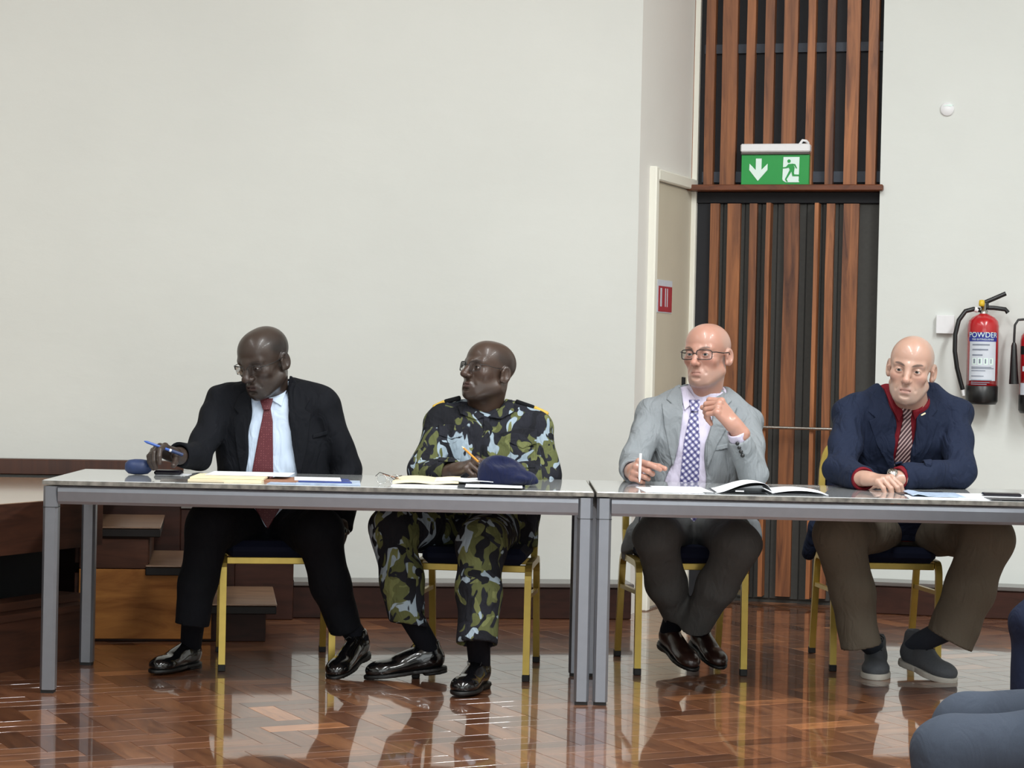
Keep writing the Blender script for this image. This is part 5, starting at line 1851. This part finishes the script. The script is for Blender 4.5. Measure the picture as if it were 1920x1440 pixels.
# ================================================================= 3: grey suit
h3 = Head(at(1326, 664, 8.26), deg(31), deg(-1), deg(-1), 1.07, at(1320, 752, 8.33), (.060, .066), wide=1.0, jaw=1.0, nose=.95, lips=.8, brow=1.0, frown=.006)
root3, org3, jk3, _ = seated(dict(
    label='bald person in a light grey suit and purple plaid tie, hand raised to the chin', seed=3, pelvis=(1300, 1000, 8.38), head=h3, Yf=8.18,
    skin='skin_fair', tint=(SK_F1, (.42, .20, .16), ((.40, .30, .25), .35), ((.10, .06, .045), .75), ((.40, .28, .23), .45)), iris=(.05, .06, .06), look=(.12, .12),
    rows=[(745, 1252, 1385, 8.32, .080), (775, 1222, 1402, 8.32, .115), (830, 1216, 1402, 8.31, .122), (890, 1212, 1396, 8.31, .125), (950, 1200, 1402, 8.32, .135), (1000, 1180, 1412, 8.34, .15), (1030, 1170, 1418, 8.36, .15)],
    yoke=[((1222, 778, 8.31, .062), (1285, 738, 8.34, .042)), ((1398, 792, 8.31, .062), (1352, 742, 8.34, .042)), ((1222, 778, 8.31, .062), (1398, 792, 8.31, .062))],
    arms=[[(1222, 786, 8.30, .063), (1187, 872, 8.14, .056), (1187, 884, 7.92, .048)], [(1400, 800, 8.30, .064), (1411, 890, 7.96, .056), (1386, 822, 7.90, .045)]],
    hands=[dict(wrist=at(1187, 883, 7.88), fwd=(.02, -.97, .10), dorsal=(-.88, -.25, .38), side=-1, curl=[(48, 55, 15), (64, 78, 38), (70, 80, 42), (72, 80, 42)], thumb=(28, 50, 15, 10), sc=1.12),
           dict(wrist=at(1380, 800, 7.89), fwd=(-.66, -.10, .75), dorsal=(.45, -.62, .62), side=1, curl=[(58, 62, 35), (66, 66, 38), (70, 68, 38), (70, 66, 36)], thumb=(18, 40, 12, 10), sc=1.2)],
    open=[(1283, 700), (1282, 770), (1274, 830), (1268, 860), (1248, 900), (1205, 975), (1195, 1060), (1395, 1060), (1352, 990), (1326, 930), (1321, 880), (1324, 830), (1338, 775), (1348, 735), (1350, 700)],
    top='suit_grey', top_name='suit_jacket', shirt='shirt_lilac',
    collar=[[(1281, 722), (1289, 724), (1306, 750), (1284, 770), (1280, 745)]],
    cuffs=[((1386, 820, 7.905), (1381, 808, 7.89), .039, .038), ((1188, 884, 7.94), (1191, 885, 7.905), .036, .036)],
    tie=[(1297, 768), (1310, 768), (1313, 830), (1311, 905), (1312, 965), (1290, 1000), (1270, 965), (1275, 905), (1283, 830)], knot=[(1294, 750), (1315, 750), (1311, 772), (1297, 772)], tie_mat='tie_plaid',
    patches=[('lapel', [(1281, 716), (1262, 734), (1252, 749), (1262, 758), (1243, 757), (1247, 800), (1256, 850), (1262, 876), (1273, 832), (1282, 772)], -.002, .006, None),
             ('lapel', [(1351, 720), (1366, 738), (1376, 752), (1366, 762), (1386, 764), (1372, 790), (1348, 830), (1326, 880), (1326, 832), (1340, 778)], -.002, .006, None),
             ('breast_pocket', [(1337, 838), (1366, 832), (1366, 841), (1337, 847)], -.002, .004, None)],
    trousers='trouser_grey',
    extra=[('+', cone(at(1186, 1000, 8.30), at(1176, 1042, 8.34), .030, .020), .03), ('+', cone(at(1412, 985, 8.28), at(1418, 1008, 8.26), .030, .020), .03)],
    legs=[dict(pts=[(1252, 992, 8.26, .105), (1230, 1008, 8.00, .084), (1250, 1095, 8.14, .074), (1277, 1166, 8.27, .058)], sock='sock',
               shoe=dict(heel=at(1240, 1208, 8.36), dir=deg(-24), pitch=deg(16), L=.28, mats=('shoe_brown', 'sole_black', 'rubber'), laces=False)),
          dict(pts=[(1348, 992, 8.26, .105), (1384, 1020, 7.96, .083), (1345, 1100, 8.06, .074), (1304, 1174, 8.18, .060)], sock='sock', hemtilt=(.3, 0, 0),
               shoe=dict(heel=at(1300, 1206, 8.42), dir=deg(-20), pitch=deg(16), L=.27, mats=('shoe_brown', 'sole_black', 'rubber'), laces=False))]))
spectacles(h3, root3, org3, M['black'], .0275, .0175, zc=-.005, r=.0017, square=.95)
pa, pb = at(1201, 850, 7.745), at(1199, 904, 7.745)
pn_ = empty('pen', tuple((pa + pb) / 2), 'white pen held upright in the fist of the person in the grey suit', 'pen')
oc = (pa + pb) / 2
MB().tube([pa - oc, pa * .15 + pb * .85 - oc, pb - oc], [.0055, .0050, .0015], 10).build('barrel', M['white'], pn_)
cb = MB()
for k in range(4):
    q = at(1383 + 3.2 * k, 832 + 7.5 * k, 7.862)
    Mq = Matrix.Translation(Vector(q - org3)) @ Matrix.Rotation(R(90), 4, 'X')
    MB().lathe([(0, .004), (.006, .004), (.0075, 0), (.0075, -.02), (0, -.02)], 12, Mq).build('cuff_button', M['black'], jk3)
q = at(1262, 752, 8.19)

# ================================================================= 4: navy suit
h4 = Head(at(1708, 690, 8.02), deg(17), deg(5), deg(7), 1.08, at(1708, 768, 8.16), (.060, .066), wide=1.0, jaw=1.02, nose=1.0, lips=.85, brow=1.1, mouth_open=.0025, frown=.001)
root4, org4, jk4, _ = seated(dict(
    label='bald person in a navy suit and dark red shirt, leaning on folded arms', seed=4, pelvis=(1700, 985, 8.50), head=h4, Yf=8.03,
    skin='skin_fair', tint=(SK_F2, (.40, .20, .165), ((.30, .23, .20), .55), ((.09, .06, .05), .85), ((.38, .28, .23), .5)), iris=(.04, .03, .025), look=(-.1, .05),
    rows=[(748, 1622, 1775, 8.19, .085), (780, 1600, 1792, 8.19, .125), (840, 1592, 1798, 8.20, .135), (900, 1592, 1798, 8.26, .14), (960, 1590, 1800, 8.38, .15), (1010, 1590, 1805, 8.46, .15)],
    yoke=[((1597, 778, 8.18, .070), (1662, 738, 8.20, .055)), ((1788, 780, 8.18, .070), (1748, 742, 8.20, .050)), ((1597, 778, 8.18, .070), (1788, 780, 8.18, .070))],
    arms=[[(1597, 786, 8.17, .068), (1574, 880, 7.97, .060), (1617, 898, 7.78, .050)], [(1789, 786, 8.17, .067), (1802, 888, 7.98, .058), (1690, 893, 7.88, .050)]],
    hands=[dict(wrist=at(1623, 897, 7.745), fwd=(.62, -.78, .02), dorsal=(-.05, -.30, 1), side=-1, curl=[(42, 38, 20), (44, 40, 20), (44, 40, 20), (42, 38, 20)], thumb=(30, 25, 20, 15), sc=1.10, spread=.07),
           dict(wrist=at(1680, 899, 7.86), fwd=(-1, -.15, -.12), dorsal=(0, -.35, 1), side=1, curl=[(15, 25, 15)] * 4, thumb=(30, 15, 15, 10), sc=1.05)],
    open=[(1660, 690), (1663, 725), (1679, 775), (1683, 800), (1681, 870), (1680, 960), (1716, 960), (1713, 880), (1717, 800), (1722, 775), (1736, 740), (1740, 690)],
    top='suit_navy', top_name='suit_jacket', fold=.0050, shirt='shirt_red',
    collar=[[(1666, 726), (1680, 740), (1702, 760), (1686, 792), (1674, 764)], [(1735, 750), (1726, 754), (1706, 763), (1716, 788), (1729, 768)]],
    cuffs=[((1614, 897, 7.80), (1620, 898, 7.757), .046, .043), ((1692, 894, 7.885), (1683, 896, 7.865), .043, .041)],
    tie=[(1699, 780), (1711, 780), (1716, 850), (1714, 900), (1706, 925), (1680, 925), (1681, 880), (1690, 820)], knot=[(1694, 761), (1713, 761), (1710, 786), (1698, 787)], tie_mat='tie_stripe',
    patches=[('lapel', [(1662, 722), (1640, 745), (1632, 772), (1646, 784), (1634, 790), (1648, 835), (1676, 885), (1682, 830), (1678, 780)], -.002, .006, None),
             ('lapel', [(1738, 738), (1756, 750), (1764, 770), (1752, 782), (1764, 788), (1750, 835), (1722, 888), (1718, 840), (1722, 782)], -.002, .006, None),
             ('lapel_pin', [(1729.5, 778), (1739, 773.5), (1740, 776.5), (1730.5, 781)], .003, .010, 'manila')],
    trousers='trouser_khaki',
    extra=[('+', cone(at(1530, 985, 8.40), at(1518, 1038, 8.46), .030, .026), .03), ('+', cone(at(1600, 960, 8.40), at(1530, 985, 8.40), .05, .03), .03)],
    legs=[dict(pts=[(1640, 990, 8.34, .105), (1573, 1000, 7.96, .094), (1598, 1110, 7.95, .082), (1614, 1212, 7.96, .076)], sock='sock_grey',
               shoe=dict(heel=on_z(1650, 1262, 0) + np.array((0, .10, 0)), dir=deg(10), pitch=0, L=.30, mats=('shoe_grey', 'sole_white', 'rubber'), hb=False, sole=.022, hi=1.25, wid=1.08)),
          dict(pts=[(1760, 990, 8.34, .105), (1852, 1008, 7.96, .096), (1818, 1105, 7.96, .090), (1780, 1200, 7.97, .094)], hemtilt=(-.15, 0, -.05), sock='sock_grey',
               shoe=dict(heel=on_z(1700, 1262, 0) + np.array((-.015, .03, .035)), dir=deg(-30), pitch=deg(8), L=.30, mats=('shoe_grey', 'sole_white', 'rubber'), hb=False, sole=.022, hi=1.25, wid=1.08))]))
ring_watch(root4, org4, at(1672, 898, 7.85), (-1, -.15, -.1), .033, M['chrome'], M['chrome'], (0, -.7, .8))


# ================================================================= onlookers in the foreground (seen from the knees)
def onlooker(label, kx, yn, gap, tr, shirt, seed, near_first=True):
    """seated facing the picture's left: knees at x = kx, legs at depths yn and yn + gap"""
    hx, ym = kx + .50, yn + gap / 2
    org = np.array((hx, ym, 0.0))
    root = empty('person', tuple(org), label, 'person')
    v = lambda *a: np.array(a, float)
    nb = v(hx + .05, ym, 1.06)
    H = Head((hx + .01, ym, 1.235), deg(90), deg(0), 0, 1.05, nb)
    fine = [[(H.C[0] - .15, H.C[0] + .15, .004)], [(H.C[1] - .11, H.C[1] + .11, .004)], [(1.0, 1.40, .004)]]
    core = [('+', cone(nb, v(hx, ym, .5), .07, .1), 0)]
    hp = []
    tr_p = [('+', ell(v(hx + .02, ym, .52), (.16, .18, .11)), 0)]
    sh_p = [('+', ell(v(hx + .04, ym, .85), (.125, .19, .24)), 0), ('+', ell(v(hx + .03, ym, .62), (.14, .18, .16)), .05), ('+', cone(v(hx + .05, ym - .17, .98), v(hx + .05, ym + .17, .98), .065, .065), .04)]
    for s_ in (-1, 1):
        y = yn if s_ < 0 else yn + gap
        dx = 0 if s_ < 0 else .10
        k_ = v(kx + dx + .075, y, .436)
        hpv = v(hx, ym + s_ * .10, .462)
        an = v(kx + dx + .06, y, .11)
        core += [('+', cone(hpv, k_, .06, .045), .02), ('+', cone(k_, an, .045, .034), .02)]
        tr_p += [('+', cone(hpv, k_, .082, .074), .05), ('+', cone(k_, v(kx + dx + .07, y, .13), .072, .062), .02)]
        shv, el, wr_ = v(hx + .05, ym + s_ * .19, .97), v(hx + .06, ym + s_ * .25, .70), v(hx + .04, ym + s_ * .14, .64)
        core += [('+', cone(nb - v(0, 0, .08), shv, .05, .045), .02), ('+', cone(shv, el, .036, .03), .015), ('+', cone(el, wr_, .03, .025), .01)]
        sh_p += [('+', cone(shv, el, .062, .055), .03), ('+', cone(el, wr_, .054, .040), .02)]
        P, _ = hand(wr_ + v(-.02, 0, -.005), (-1, -s_ * .1, -.12), (0, 0, 1), -1 if s_ > 0 else 1, [(12, 18, 10)] * 4, sc=1.0)
        hp += P
        for q in range(3): fine[q].append((min(x[1][1][q] for x in P[1:]), max(x[1][2][q] for x in P[1:]), .004))
        shoe(root, org, v(kx + dx + .11, y, 0), deg(90), 0, .29, [M['shoe_black'], M['sole_black'], M['rubber']])
        add(root, org, 'sock', sculpt([('+', cone(v(kx + dx + .07, y, .2), v(kx + dx + .06, y, .07), .042, .036), 0)], .007), M['sock'])
    tr_p += [('-', half(v(0, 0, .115), (0, 0, 1)), .003), ('w', folds((-9,) * 3, (9,) * 3, .004, 36, seed, (1, .3, .8)), 0)]
    V, F = sculpt(core + H.prims() + hp, .016, fine, 1)
    link_mesh('body', np_mesh('body', V - org, F, H.colour(V, SK_D2, (.075, .036, .032), ((.016, .011, .010), .9), ((.014, .01, .009), .6), ((.03, .02, .017), .3))), M['skin_dark'], root)
    eyes(H, root, (.02, .01, .006), org)
    add(root, org, 'trousers', sculpt(tr_p, .007), M[tr])
    add(root, org, 'shirt', sculpt(sh_p + [('-', cone(nb - v(0, 0, .05), nb + v(0, 0, .2), .072, .072), .006), ('w', folds((-9,) * 3, (9,) * 3, .003, 50, seed), 0)], .008), M[shirt])
    make_chair('gold framed banquet chair under the ' + label[:label.index(' trousers')] + ' trousers', (hx + .0, ym, 0), R(-90))


onlooker('person in slate blue trousers seated nearest the camera at lower right', .815, 4.18, .30, 'trouser_slate', 'shirt_check', 21)
onlooker('person in navy trousers whose knee shows at the right photo edge', 1.53, 6.36, .28, 'trouser_navy', 'shirt_blue', 22)
